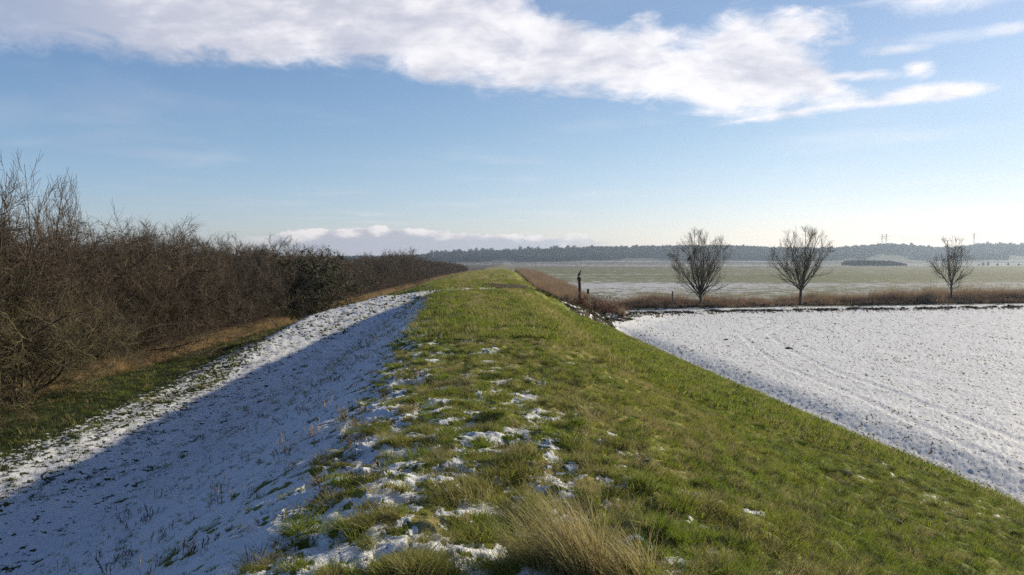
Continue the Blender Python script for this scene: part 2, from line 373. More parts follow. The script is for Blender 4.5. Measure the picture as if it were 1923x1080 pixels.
def copy_tree(o, parent=None):
    c = o.copy(); C.objects.link(c)
    if parent: c.parent = parent
    for ch in list(o.children): copy_tree(ch, c)
    return c

def tubes(P, R, sides=3):
    """P (n,K,3) polylines, R (n,K) radii -> verts, quads"""
    n, K, _ = P.shape
    T = np.gradient(P, axis=1); T /= np.linalg.norm(T, axis=2, keepdims=True) + 1e-9
    ref = np.where(np.abs(T[..., 2:3]) > 0.9, np.array([1., 0, 0]), np.array([0, 0, 1.]))
    A = np.cross(T, ref); A /= np.linalg.norm(A, axis=2, keepdims=True) + 1e-9; B = np.cross(T, A)
    th = np.arange(sides) * 2 * np.pi / sides
    V = P[:, :, None, :] + R[:, :, None, None] * (A[:, :, None, :] * np.cos(th)[None, None, :, None] + B[:, :, None, :] * np.sin(th)[None, None, :, None])
    idx = np.arange(n * K * sides).reshape(n, K, sides); nx = np.roll(idx, -1, axis=2)
    Q = np.stack([idx[:, :-1], nx[:, :-1], nx[:, 1:], idx[:, 1:]], axis=-1)
    return V.reshape(-1, 3), Q.reshape(-1, 4)
def merge(parts):
    Vs, Qs, o = [], [], 0
    for V, Q in parts: Vs.append(V); Qs.append(Q + o); o += len(V)
    return np.concatenate(Vs), np.concatenate(Qs)
def grow(rs, P0, D0, L, R0, K, wig, up, taper=0.35):
    n = len(P0); pts = np.zeros((n, K + 1, 3)); pts[:, 0] = P0; d = D0.copy(); dirs = np.zeros((n, K + 1, 3)); dirs[:, 0] = d
    for i in range(K):
        d = d + rs.normal(0, wig, (n, 3)) + np.array([0, 0, up]) / K; d /= np.linalg.norm(d, axis=1, keepdims=True)
        pts[:, i + 1] = pts[:, i] + d * (L / K)[:, None]; dirs[:, i + 1] = d
    t = np.linspace(0, 1, K + 1)[None, :]
    return pts, dirs, R0[:, None] * (1 - (1 - taper) * t)
def kids(rs, pts, dirs, rad_, m, t0, t1, ang, angs=0.25, even=True):
    n, K1, _ = pts.shape
    t = (t0 + (t1 - t0) * ((np.arange(m)[None, :] + rs.rand(n, m)) / m)) * (K1 - 1)
    i = np.minimum(t.astype(int), K1 - 2); f = (t - i)[..., None]; r = np.arange(n)[:, None]
    P = pts[r, i] * (1 - f) + pts[r, i + 1] * f; Dm = dirs[r, i + 1]
    rr = rad_[r, i] * (1 - f[..., 0]) + rad_[r, i + 1] * f[..., 0]
    q = rs.normal(0, 1, (n, m, 3)); q -= (q * Dm).sum(-1, keepdims=True) * Dm; q /= np.linalg.norm(q, axis=-1, keepdims=True)
    a = (ang + rs.normal(0, angs, (n, m)))[..., None]
    Dn = Dm * np.cos(a) + q * np.sin(a)
    return P.reshape(-1, 3), Dn.reshape(-1, 3), rr.reshape(-1), (t / (K1 - 1)).reshape(-1)
def cross_leaves(rs, P, size, asp=1.6):
    n = len(P); a = rs.normal(0, 1, (n, 3)); a /= np.linalg.norm(a, axis=1, keepdims=True); b = rs.normal(0, 1, (n, 3)); b -= (a * b).sum(1, keepdims=True) * a
    b /= np.linalg.norm(b, axis=1, keepdims=True); s = size * (0.6 + 0.8 * rs.rand(n, 1))
    V = np.stack([P - a * s * asp / 2, P + b * s / 2, P + a * s * asp / 2, P - b * s / 2], 1).reshape(-1, 3)
    return V, np.arange(4 * n).reshape(n, 4)

# ------------------------------------------------------------------ materials
def mat_new(name):
    m = bpy.data.materials.new(name); m.use_nodes = True; k = N(m.node_tree); k.n.clear()
    out = k.new('ShaderNodeOutputMaterial'); return m, k, out
def principled(k, out, col, rough=0.8, bump=None, bstr=0.5, bdist=0.02, spec=0.3):
    b = k.new('ShaderNodeBsdfPrincipled'); k.put(b.inputs['Base Color'], col if isinstance(col, bpy.types.NodeSocket) else (*col, 1))
    k.put(b.inputs['Roughness'], rough); b.inputs['Specular IOR Level'].default_value = spec
    if bump is not None:
        bn = k.new('ShaderNodeBump'); bn.inputs['Strength'].default_value = bstr; bn.inputs['Distance'].default_value = bdist
        k.link(bump, bn.inputs['Height']); k.link(bn.outputs[0], b.inputs['Normal'])
    k.link(b.outputs[0], out.inputs[0]); return b

def ground_material(name, greens, straws, soilc=(0.035, 0.028, 0.02), snowc=(0.80, 0.83, 0.81)):
    m, k, out = mat_new(name)
    g = k.new('ShaderNodeNewGeometry').outputs['Position']
    at_ = lambda n: k.new('ShaderNodeAttribute', attribute_name=n).outputs['Fac']
    fine = k.noise(g, 38, 4, 0.65); mid = k.noise(g, 6.5, 5, 0.65); big = k.noise(g, 0.6, 4, 0.55)
    t = k.m('ADD', k.m('MULTIPLY', mid, 0.6), k.m('MULTIPLY', fine, 0.45))
    green = k.mix(k.sstep(t, 0.38, 0.66), greens[0], greens[1])
    green = k.mix(k.sstep(big, 0.35, 0.7), green, greens[2])
    straw = k.mix(k.sstep(t, 0.38, 0.66), straws[0], straws[1])
    sv = k.m('ADD', at_('straw'), k.m('MULTIPLY', k.m('SUBTRACT', mid, 0.5), 1.3))
    c = k.mix(k.sstep(sv, 0.3, 0.75), green, straw)
    so = k.m('ADD', at_('soil'), k.m('MULTIPLY', k.m('SUBTRACT', mid, 0.5), 0.8))
    c = k.mix(k.sstep(so, 0.3, 0.6), c, k.mix(fine, soilc, tuple(v * 1.7 for v in soilc)))
    sn = at_('snow')
    sn2 = k.m('ADD', sn, k.m('MULTIPLY', k.m('SUBTRACT', fine, 0.5), 0.7))
    snf = k.sstep(sn2, 0.25, 0.7)
    snc = k.mix(k.sstep(mid, 0.3, 0.7), tuple(v * 0.93 for v in snowc), snowc)
    c = k.mix(snf, c, snc)
    hb = k.m('ADD', k.m('MULTIPLY', fine, 0.7), k.m('MULTIPLY', k.noise(g, 110, 3, 0.6), 0.3))
    principled(k, out, c, k.m('SUBTRACT', 0.95, k.m('MULTIPLY', snf, 0.35)), hb, 0.55, 0.03, 0.15)
    return m

GR = [(0.045, 0.07, 0.010), (0.21, 0.27, 0.036), (0.20, 0.235, 0.038)]
ST = [(0.22, 0.19, 0.065), (0.38, 0.32, 0.125)]
M_bank = ground_material('turf_and_snow', GR, ST)
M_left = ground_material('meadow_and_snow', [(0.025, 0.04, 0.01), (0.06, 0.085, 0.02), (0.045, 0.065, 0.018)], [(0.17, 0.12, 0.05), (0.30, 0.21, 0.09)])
M_field = ground_material('snowy_arable', [(0.10, 0.11, 0.05), (0.16, 0.16, 0.08), (0.12, 0.12, 0.06)], [(0.14, 0.11, 0.07), (0.2, 0.16, 0.1)], (0.06, 0.048, 0.035))
M_far = ground_material('far_crop', [(0.13, 0.15, 0.07), (0.18, 0.20, 0.09), (0.15, 0.165, 0.08)], [(0.13, 0.12, 0.07), (0.18, 0.16, 0.10)], (0.07, 0.055, 0.045), (0.55, 0.56, 0.55))

M_hill = ground_material('hill_pasture', [(0.055, 0.06, 0.04), (0.085, 0.09, 0.06), (0.075, 0.075, 0.055)], [(0.09, 0.08, 0.06), (0.12, 0.105, 0.08)], (0.05, 0.045, 0.04), (0.42, 0.44, 0.46))
def foliage_mat(name, ca, cb, cc, trans=0.25, nscale=0.8, rough=0.7):
    m, k, out = mat_new(name)
    g = k.new('ShaderNodeNewGeometry').outputs['Position']; oi = k.new('ShaderNodeObjectInfo').outputs['Random']
    c = k.mix(oi, ca, cb); c = k.mix(k.sstep(k.noise(g, nscale, 4, 0.6), 0.42, 0.68), c, cc)
    c = k.mix(k.m('MULTIPLY', k.noise(g, 25, 2), 0.5), c, tuple(v * 0.55 for v in ca))
    b = k.new('ShaderNodeBsdfPrincipled'); k.link(c, b.inputs['Base Color']); b.inputs['Roughness'].default_value = rough; b.inputs['Specular IOR Level'].default_value = 0.25
    if trans:
        t = k.new('ShaderNodeBsdfTranslucent'); k.link(c, t.inputs[0]); mx = k.new('ShaderNodeMixShader'); mx.inputs[0].default_value = trans
        k.link(b.outputs[0], mx.inputs[1]); k.link(t.outputs[0], mx.inputs[2]); k.link(mx.outputs[0], out.inputs[0])
    else: k.link(b.outputs[0], out.inputs[0])
    return m
M_green = foliage_mat('grass_blades', (0.19, 0.27, 0.026), (0.33, 0.40, 0.05), (0.40, 0.40, 0.08), 0.45)
M_dgreen = foliage_mat('dark_grass_blades', (0.035, 0.052, 0.014), (0.075, 0.10, 0.022), (0.085, 0.10, 0.03), 0.3)
M_straw = foliage_mat('dry_grass_blades', (0.50, 0.43, 0.20), (0.40, 0.35, 0.14), (0.36, 0.35, 0.11), 0.4)
M_tan = foliage_mat('orange_dry_grass', (0.60, 0.46, 0.25), (0.50, 0.38, 0.20), (0.32, 0.25, 0.13), 0.3)
M_reed = foliage_mat('dead_reed', (0.42, 0.31, 0.20), (0.27, 0.19, 0.12), (0.17, 0.115, 0.075), 0.35, 0.35)
M_weed = foliage_mat('dead_weed', (0.11, 0.07, 0.045), (0.16, 0.10, 0.06), (0.05, 0.035, 0.02), 0.1)
M_bark = foliage_mat('hedge_bark', (0.128, 0.098, 0.062), (0.088, 0.070, 0.045), (0.070, 0.056, 0.032), 0.0, 0.9)
M_bark2 = foliage_mat('lichened_bark', (0.17, 0.15, 0.07), (0.13, 0.12, 0.06), (0.10, 0.075, 0.045), 0.0, 1.2)
M_tree = foliage_mat('field_tree_bark', (0.10, 0.08, 0.055), (0.09, 0.075, 0.05), (0.12, 0.11, 0.065), 0.0, 1.5)
M_ever = foliage_mat('evergreen_leaf', (0.035, 0.05, 0.018), (0.05, 0.065, 0.025), (0.06, 0.055, 0.03), 0.15)
M_wood = foliage_mat('woodland_twig', (0.06, 0.05, 0.045), (0.045, 0.045, 0.04), (0.07, 0.06, 0.05), 0.0, 0.01)
M_clod = foliage_mat('frozen_soil', (0.022, 0.017, 0.012), (0.035, 0.027, 0.02), (0.02, 0.022, 0.01), 0.0, 3.0, 0.95)
def solid(name, c, rough=0.7, sc=6.0, metal=0.0):
    m, k, out = mat_new(name); g = k.new('ShaderNodeTexCoord').outputs['Object']
    n = k.noise(g, sc, 5, 0.6); b = principled(k, out, k.mix(n, tuple(v * 0.65 for v in c), tuple(v * 1.3 for v in c)), rough, n, 0.4, 0.01); b.inputs['Metallic'].default_value = metal; return m
M_post = solid('weathered_timber', (0.035, 0.03, 0.02), 0.85, 9)
M_pale = solid('pale_timber', (0.32, 0.27, 0.18), 0.8, 9)
M_feather = solid('dark_feathers', (0.012, 0.011, 0.011), 0.55, 30)
M_beak = solid('dark_beak', (0.03, 0.028, 0.025), 0.4, 30)
M_steel = solid('galvanised_steel', (0.25, 0.26, 0.27), 0.5, 2, 0.3)

# ------------------------------------------------------------------ the ground sheet, split along its zones
def build_ground():
    fine = np.arange(-37, 37.001, 0.078)
    ang = np.concatenate([np.arange(-180, -60, 5), np.arange(-60, -37, 1.0), fine, np.arange(38, 60, 1.0), np.arange(60, 176, 5)]) * math.pi / 180
    rr = [0.25]
    while rr[-1] < 3600:
        r = rr[-1]; k = 0.06 if r < 2.4 else 0.0038 if r < 14 else 0.0050 if r < 45 else 0.0085 if r < 400 else 0.014
        rr.append(r * (1 + k))
    R = np.array(rr); nr, na = len(R), len(ang)
    X = (R[:, None] * np.sin(ang)[None]).ravel(); Y = (R[:, None] * np.cos(ang)[None]).ravel()
    Z = land(X, Y)
    sn, st, so, fr, I = cover(X, Y)
    mk = snow_mask(X, Y, sn, fr)
    Rr = np.hypot(X, Y)
    Z = Z + mk * 0.008 * (Rr < 60) * (fr < 5) * (sn < 0.93)
    # crisp micro relief of trodden, wind-blown snow
    Z = Z + (Rr < 60) * mk * 0.008 * np.abs(fbm(X, Y, 4.2, 3, 0.6, seed=41)) * (X < I['rf'])
    i = np.arange(nr - 1)[:, None] * na; j = np.arange(na)[None]; j2 = (j + 1) % na
    Q = np.stack([i + j, i + j2, i + na + j2, i + na + j], -1).reshape(-1, 4)[:, ::-1]
    cx = X[Q].mean(1) if len(Q) < 1e5 else X[Q[:, 0]]; cy = Y[Q[:, 0]]
    a = Q[:, 0]
    pathm = (I['pp'] > 4.2) & (I['d'] < 1.55) & (Y > 10)
    zone = np.zeros(len(X), int)                                    # 0 embankment
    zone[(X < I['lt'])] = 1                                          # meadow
    zone[I['nf']] = 2                                                # snow field
    zone[I['ff'] | ((X > I['rf']) & (Y >= I['yp']))] = 3                  # far field
    zone[(X < I['hx'] - 6)] = 3
    zone[(Y > 420)] = 3
    zone[pathm] = 4
    zone[Y > 1280] = 5
    names = [('embankment', M_bank, 'long grass flood bank running to the horizon with its shaded flank under snow', 'embankment'),
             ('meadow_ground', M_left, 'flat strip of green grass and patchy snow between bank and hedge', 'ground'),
             ('snowy_field', M_field, 'wide flat field under thin snow beside the bank', 'field'),
             ('far_field', M_far, 'hazy green and frosted farmland beyond the reeds', 'field'),
             ('path', M_left, 'snow dusted track climbing over the bank and down along the field', 'path'),
             ('hills', M_hill, 'low wooded ridge on the horizon in blue haze', 'hills')]
    for zi, (nm, mt, lb, ct) in enumerate(names):
        q = Q[zone[a] == zi]
        if not len(q): continue
        used = np.unique(q); rm = np.zeros(len(X), np.int64); rm[used] = np.arange(len(used))
        me = mesh_np(nm, np.stack([X[used], Y[used], Z[used]], 1), rm[q], mt, True, {'snow': mk[used], 'straw': st[used], 'soil': so[used]})
        tag(obj(nm, me), lb, ct, None, 'structure')
build_ground()
def gz(x, y):
    return float(land(np.array([float(x)]), np.array([float(y)]), True)[0])

# ------------------------------------------------------------------ scattering of uncountable growth
PROTO = bpy.data.collections.new("growth_sources")      # never linked to the scene
def proto(name, me):
    o = bpy.data.objects.new(name, me); return o
def scatter(name, P, rot, scale, idx, sources, label, cat):
    coll = bpy.data.collections.new(name + "_sources")
    for i, s in enumerate(sources): s.name = "%02d_%s" % (i, name); coll.objects.link(s)
    me = bpy.data.meshes.new(name); me.vertices.add(len(P)); me.vertices.foreach_set('co', np.asarray(P, np.float32).ravel())
    a = me.attributes.new('rot', 'FLOAT_VECTOR', 'POINT'); a.data.foreach_set('vector', np.asarray(rot, np.float32).ravel())
    a = me.attributes.new('scl', 'FLOAT', 'POINT'); a.data.foreach_set('value', np.asarray(scale, np.float32))
    a = me.attributes.new('idx', 'INT', 'POINT'); a.data.foreach_set('value', np.asarray(idx, np.int32))
    o = obj(name, me); tag(o, label, cat, None, 'stuff')
    g = bpy.data.node_groups.new(name, 'GeometryNodeTree')
    g.interface.new_socket('Geometry', in_out='INPUT', socket_type='NodeSocketGeometry'); g.interface.new_socket('Geometry', in_out='OUTPUT', socket_type='NodeSocketGeometry')
    n = g.nodes; gi = n.new('NodeGroupInput'); go = n.new('NodeGroupOutput'); ip = n.new('GeometryNodeInstanceOnPoints'); ci = n.new('GeometryNodeCollectionInfo')
    ci.inputs['Collection'].default_value = coll; ci.inputs['Separate Children'].default_value = True; ci.inputs['Reset Children'].default_value = True
    ip.inputs['Pick Instance'].default_value = True
    g.links.new(gi.outputs[0], ip.inputs['Points']); g.links.new(ci.outputs[0], ip.inputs['Instance']); g.links.new(ip.outputs[0], go.inputs[0])
    for nm, typ, sock in (('rot', 'FLOAT_VECTOR', 'Rotation'), ('scl', 'FLOAT', 'Scale'), ('idx', 'INT', 'Instance Index')):
        na = n.new('GeometryNodeInputNamedAttribute'); na.data_type = typ; na.inputs['Name'].default_value = nm
        src = na.outputs[0]
        if nm == 'rot':
            e = n.new('FunctionNodeEulerToRotation'); g.links.new(src, e.inputs[0]); src = e.outputs[0]
        g.links.new(src, ip.inputs[sock])
    md = o.modifiers.new('scatter', 'NODES'); md.node_group = g
    return o
def blades(seed, n, spread, h0, h1, width, lean, bend, mat, name='tuft', wind=(0, 0), seg=3):
    rs = np.random.RandomState(seed)
    r = spread * np.sqrt(rs.rand(n)); th = rs.rand(n) * 2 * np.pi
    P0 = np.stack([r * np.cos(th), r * np.sin(th), np.full(n, -0.01)], 1)
    ph = rs.rand(n) * 2 * np.pi; ln = np.abs(rs.normal(0, lean, n))
    d = np.stack([np.cos(ph) * ln + np.cos(th) * r / spread * lean * 0.6 + wind[0], np.sin(ph) * ln + np.sin(th) * r / spread * lean * 0.6 + wind[1], np.ones(n)], 1)
    d /= np.linalg.norm(d, axis=1, keepdims=True); H = h0 + (h1 - h0) * rs.rand(n) ** 1.3
    out = np.stack([d[:, 0], d[:, 1], np.zeros(n)], 1); out /= np.linalg.norm(out, axis=1, keepdims=True) + 1e-6
    side = np.stack([-np.sin(ph), np.cos(ph), np.zeros(n)], 1); w = width * (0.6 + 0.8 * rs.rand(n))
    V = []; t = np.linspace(0, 1, seg + 1)
    bd = bend * (0.4 + rs.rand(n))
    for ti in t:
        c = P0 + d * (H * ti)[:, None] + out * (H * bd * ti * ti)[:, None] - np.array([0, 0, 1]) * (H * bd * 0.45 * ti ** 2)[:, None]
        ww = (w * (1 - ti ** 1.6 * 0.92) / 2)[:, None]; V.append(np.stack([c - side * ww, c + side * ww], 1))
    V = np.stack(V, 1); idx = np.arange(n * (seg + 1) * 2).reshape(n, seg + 1, 2)
    Q = np.stack([idx[:, :-1, 0], idx[:, :-1, 1], idx[:, 1:, 1], idx[:, 1:, 0]], -1)
    return mesh_np(name, V.reshape(-1, 3), Q.reshape(-1, 4), mat)

RS = np.random.RandomState(11)
def wedge(n, r0, r1, a0=-36.5, a1=36.5, power=1.0):
    """random ground points, density falling as 1/r**power with distance"""
    u = RS.rand(n)
    e = 2 - power
    r = (r0 ** e + u * (r1 ** e - r0 ** e)) ** (1 / e) if e > 1e-6 else r0 * (r1 / r0) ** u
    a = np.radians(a0 + (a1 - a0) * RS.rand(n)); return r * np.sin(a), r * np.cos(a), r
def grass_build():
    srcs = [proto('t', blades(1, 40, 0.08, 0.05, 0.11, 0.0058, 0.5, 0.5, M_green)), proto('t', blades(2, 36, 0.07, 0.04, 0.12, 0.006, 0.6, 0.6, M_green)),
            proto('t', blades(3, 50, 0.10, 0.03, 0.09, 0.0045, 0.8, 0.5, M_dgreen)),
            proto('t', blades(4, 28, 0.05, 0.06, 0.15, 0.0048, 0.5, 0.5, M_straw)), proto('t', blades(5, 26, 0.06, 0.10, 0.22, 0.0034, 0.5, 0.7, M_straw, wind=(-.25, .05))),
            proto('t', blades(6, 32, 0.07, 0.03, 0.10, 0.005, 0.9, 0.5, M_straw))]
    srcs += [proto('t', blades(7, 150, 0.15, 0.06, 0.19, 0.0046, 0.7, 0.6, M_green, seg=4)), proto('t', blades(8, 130, 0.14, 0.07, 0.22, 0.0042, 0.6, 0.6, M_straw, seg=4)), proto('t', blades(9, 150, 0.16, 0.05, 0.15, 0.005, 0.8, 0.6, M_dgreen, seg=4))]
    # wider-bladed versions for the distance
    fars = [proto('t', blades(11, 26, 0.16, 0.06, 0.13, 0.011, 0.6, 0.5, M_green)), proto('t', blades(12, 26, 0.16, 0.05, 0.12, 0.011, 0.8, 0.5, M_dgreen)),
            proto('t', blades(13, 22, 0.16, 0.06, 0.18, 0.009, 0.6, 0.6, M_straw))]
    Xs, Ys, Ss, Is = [], [], [], []
    for (n, r0, r1, pw, far) in ((95000, 2.4, 18, 1.1, 0), (90000, 16, 70, 1.2, 1), (26000, 60, 210, 1.2, 2)):
        x, y, r = wedge(n, r0, r1, power=pw)
        sn, st, so, fr, I = cover(x, y); mk = snow_mask(x, y, sn, fr)
        bank = (x > I['lt'] - 0.3) & (x < I['rf'] + 0.12 + .55 * fbm(x, y, .9, 3, seed=15))
        left = (x <= I['lt'] - 0.3) & (x > I['hx'] - 0.5)
        p = np.where(bank, 1.0, np.where(left, 0.75, 0.0)) * (1 - 0.95 * mk)
        p = np.where((I['d'] < 1.3) & (I['pp'] > 5), p * 0.35, p); ramp = (I['d'] < 4.2) & (I['pp'] > 8.4); p = np.where(ramp, p * .3, p)
        # keep the near slope's clumpy look
        cl = uni(fbm(x, y, 3.6, 3, 0.7, seed=51)); p = p * (0.05 + 1.0 * sstep(cl, .2, .62))
        keep = RS.rand(len(x)) < p
        x, y, st, r, sn, cl, mk = x[keep], y[keep], st[keep], r[keep], sn[keep], cl[keep], mk[keep]; xl = (left | ramp)[keep]
        sl = uni(fbm(x, y, 3.4, 3, 0.8, seed=52)); isst = RS.rand(len(x)) < np.clip((st * 0.75 - 0.08 - 0.03 * sstep(x, 1.5, 4) + (sl - 0.5) * 1.0) * np.where(r < 16, 0.95, 0.8), 0.02, 0.95)
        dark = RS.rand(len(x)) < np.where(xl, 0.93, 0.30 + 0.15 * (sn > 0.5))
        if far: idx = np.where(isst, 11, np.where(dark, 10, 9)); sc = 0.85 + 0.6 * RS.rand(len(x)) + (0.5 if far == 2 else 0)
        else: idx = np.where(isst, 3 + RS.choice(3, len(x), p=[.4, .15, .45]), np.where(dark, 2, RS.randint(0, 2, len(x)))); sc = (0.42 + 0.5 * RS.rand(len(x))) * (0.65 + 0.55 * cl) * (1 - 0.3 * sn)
        sc = np.where(sn > 0.6, sc * 0.7, sc)
        big = (RS.rand(len(x)) < (.045 if not far else 0)) & (sn < .75); idx = np.where(big, np.where(isst, 7, np.where(RS.rand(len(x)) < .5, 8, 6)), idx); sc = np.where(big, .48 + .42 * RS.rand(len(x)), sc)
        Xs.append(x); Ys.append(y); Ss.append(sc); Is.append(idx)
    x, y, s, i = map(np.concatenate, (Xs, Ys, Ss, Is))
    z = land(x, y) + 0.002; n = len(x); print('grass tufts', n)
    rot = np.stack([RS.normal(0, .16, n), RS.normal(0, .16, n) , RS.rand(n) * 6.28], 1)
    scatter('grass', np.stack([x, y, z], 1), rot, s, i, srcs + fars, 'short green and straw coloured grass growing over the flood bank', 'grass')
grass_build()

def weeds_build():
    # small dead stalks and dark tufts poking through the shaded snow
    rs = np.random.RandomState(5)
    def stalk(seed, n, h, mat):
        r = np.random.RandomState(seed); P0 = np.concatenate([r.normal(0, .05, (n, 2)), np.zeros((n, 1)) - .01], 1)
        d = r.normal(0, .22, (n, 3)); d[:, 2] = 1; d /= np.linalg.norm(d, axis=1, keepdims=True)
        p, dr, ra = grow(r, P0, d, h * (0.5 + r.rand(n) * .6), np.full(n, .0028), 4, .08, .0)
        a, b, c, t = kids(r, p, dr, ra, 7, .45, 1, .5); q, e, ra2 = grow(r, a, b, np.full(len(a), .035), np.full(len(a), .003), 1, .05, .2)
        V, Q = merge([tubes(p, ra), tubes(q, ra2)]); return proto('w', mesh_np('w', V, Q, mat))
    src = [stalk(1, 5, .22, M_tan), stalk(2, 7, .16, M_weed), stalk(3, 3, .28, M_tan), proto('w', blades(71, 22, .07, .03, .09, .005, .9, .5, M_weed)), proto('w', blades(72, 22, .07, .04, .10, .005, .8, .5, M_dgreen))]
    x, y, r = wedge(3600, 3.0, 48, -36, 2, 0.9); I = cover(x, y)[4]; u = x - I['lc']
    m = (u < 0.9) & (x > I['lt'] - .4) & (uni(fbm(x, y, .8, 2, seed=61)) + .3 * RS.rand(len(x)) > .62) & (RS.rand(len(x)) < np.where(u < -2.6, 0.45, 1.0)); x, y = x[m], y[m]; n = len(x)
    idx = RS.choice(5, n, p=[.16, .22, .07, .30, .25])
    scatter('weeds', np.stack([x, y, land(x, y)], 1), np.stack([RS.normal(0, .2, n), RS.normal(0, .2, n), RS.rand(n) * 6.28], 1), .4 + .55 * RS.rand(n), idx, src,
            'dead stalks and dark tufts poking through the shaded snow', 'weeds')
weeds_build()

def verge_build():
    # tall dry grass along the hedge foot
    src = [proto('v', blades(21 + i, 60, .22, .25, .75, .010, .28, .5, M_tan, seg=4)) for i in range(3)] + [proto('v', blades(31, 50, .2, .15, .45, .012, .5, .6, M_weed)), proto('v', blades(32, 50, .2, .12, .3, .012, .6, .6, M_dgreen))]
    n = 9000; y = 12 + 330 * RS.rand(n) ** 1.7; off = RS.rand(n); hx = HEDGE_X(y)
    x = hx + 0.1 + off * np.interp(y, [12, 24, 34, 60, 340], [1.6, 1.5, 1.5, 1.8, 2.6])
    dens = np.interp(y, [12, 24, 30, 40], [.22, .4, .75, 1.0]) * (0.35 + 0.9 * uni(fbm(x, y, .35, 2, seed=71)))
    m = RS.rand(n) < dens; x, y, off = x[m], y[m], off[m]; n = len(x)
    idx = RS.choice(5, n, p=[.29, .29, .28, .06, .08]); idx = np.where(off > .82, np.where(RS.rand(n) < .5, 4, idx), idx)
    sc = (.55 + .7 * RS.rand(n)) * np.interp(y, [12, 40, 340], [.85, 1.0, 1.25]) * np.where(off > .7, .65, 1)
    scatter('dry_verge_grass', np.stack([x, y, land(x, y)], 1), np.stack([RS.normal(0, .12, n), RS.normal(0, .12, n), RS.rand(n) * 6.28], 1), sc, idx, src,
            'tall orange dry grass along the foot of the hedge', 'dry grass')
verge_build()

def reeds_build():
    src = [proto('r', blades(41 + i, 34, .35, 1.0, 2.0, .022, .10, .16, M_reed, seg=4)) for i in range(4)] + [proto('r', blades(51, 40, .45, .4, 1.1, .028, .25, .3, M_reed)), proto('r', blades(52, 40, .4, .4, 1.0, .028, .3, .3, M_weed))]
    # strip along the ditch across the picture
    n = 7800; s = RS.rand(n); x = 6.5 + 125 * s; yf = np.interp(x, [6.5, 13.7, 32.6, 62.5, 135], [75.5, 83.2, 88.0, 94.6, 108]); w = np.interp(x, [6.5, 15, 40], [3, 5.5, 7])
    o = RS.rand(n); y = yf + 2.6 + o * w
    h = np.interp(x, [6, 12, 16, 22, 27, 36, 60, 130], [.45, .62, .85, .85, .62, .72, 1.0, 1.05]) * (0.6 + 0.6 * uni(fbm(x, y, .16, 3, seed=81))) * RS.uniform(.7, 1.1, n)
    h = np.where(RS.rand(n) < .10, h * 1.5, h)
    idx = np.where(o < .25, 4 + RS.randint(0, 2, n), RS.choice(6, n, p=[.21, .21, .2, .2, .12, .06]))
    # strip along the far part of the bank's right foot
    n2 = 6200; y2 = 66 + 290 * RS.rand(n2) ** 1.5; x2 = np.interp(y2, YK, T_RF) + .4 + RS.rand(n2) * np.interp(y2, [66, 80, 120, 350], [2.2, 4.2, 6.0, 8.5])
    h2 = np.interp(y2, [66, 80, 110, 350], [.5, .8, .92, 1.05]) * (0.85 + 0.3 * RS.rand(n2)); idx2 = RS.choice(6, n2, p=[.22, .22, .2, .2, .1, .06])
    X = np.concatenate([x, x2]); Y = np.concatenate([y, y2]); H = np.concatenate([h, h2]); I = np.concatenate([idx, idx2]); m = len(X)
    keep = ~((X < 9.5) & (Y < 70)); X, Y, H, I = X[keep], Y[keep], H[keep], I[keep]; m = len(X)
    scatter('dead_reeds', np.stack([X, Y, land(X, Y) - .02], 1), np.stack([RS.normal(0, .07, m), RS.normal(0, .07, m), RS.rand(m) * 6.28], 1), H, I, src,
            'brown dead reeds filling the ditch beyond the snowy track', 'reeds')
reeds_build()

def lumps(seed, n=1, r=.12, sub=2, flat=.6, amp=.35):
    import bmesh
    bm = bmesh.new(); bmesh.ops.create_icosphere(bm, subdivisions=sub, radius=1); rs = np.random.RandomState(seed)
    co = np.array([v.co[:] for v in bm.verts]); f = rs.normal(0, 1, (5, 3)); ph = rs.rand(5) * 6
    k = 1 + amp * sum(np.sin(co @ f[i] * 2.2 + ph[i]) for i in range(5)) / 2.5; co = co * k[:, None] * r; co[:, 2] *= flat
    for v, c in zip(bm.verts, co): v.co = c
    me = bpy.data.meshes.new('lump'); bm.to_mesh(me); bm.free(); return me
def clods_build():
    ms = []
    for i in range(4): me = lumps(i, r=.16); me.materials.append(M_clod); ms.append(proto('c', me))
    ms.append(proto('c', blades(61, 40, .18, .08, .26, .02, .7, .6, M_dgreen))); ms.append(proto('c', blades(62, 40, .18, .08, .24, .02, .7, .6, M_weed)))
    P = PATH[8:]; L = np.cumsum([0] + [math.hypot(*(P[i + 1] - P[i])[:2]) for i in range(len(P) - 1)])
    n = 5200; s = RS.rand(n) ** 1.3 * 105; px = np.interp(s, L, P[:, 0]); py = np.interp(s, L, P[:, 1])
    s2 = s + .5; tx = np.interp(s2, L, P[:, 0]) - px; ty = np.interp(s2, L, P[:, 1]) - py; l = np.hypot(tx, ty); tx /= l; ty /= l
    side = np.where(RS.rand(n) < .75, 1, -1); o = np.where(s < 26, RS.uniform(-2.6, 2.8, n), side * RS.uniform(1.55, 2.7, n))
    o = np.where((s > 26) & (side < 0), -RS.uniform(1.9, 2.5, n), o)
    x = px + ty * o; y = py - tx * o
    keep = (uni(fbm(x, y, .5, 3, seed=91)) > np.where(s < 26, .35, .42)) & ((s < 26) | (side > 0) | (RS.rand(n) < .3))
    x, y, s = x[keep], y[keep], s[keep]; n = len(x)
    idx = np.where(RS.rand(n) < np.where(s < 26, .85, .4), 4 + RS.randint(0, 2, n), RS.randint(0, 4, n))
    scatter('field_edge_clods', np.stack([x, y, land(x, y) + .02], 1), np.stack([RS.normal(0, .1, n), RS.normal(0, .1, n), RS.rand(n) * 6.28], 1), .25 + .55 * RS.rand(n) + .35 * (idx > 3), idx, ms,
            'dark frozen soil clods and rough tufts edging the snowy track', 'clods')
clods_build()

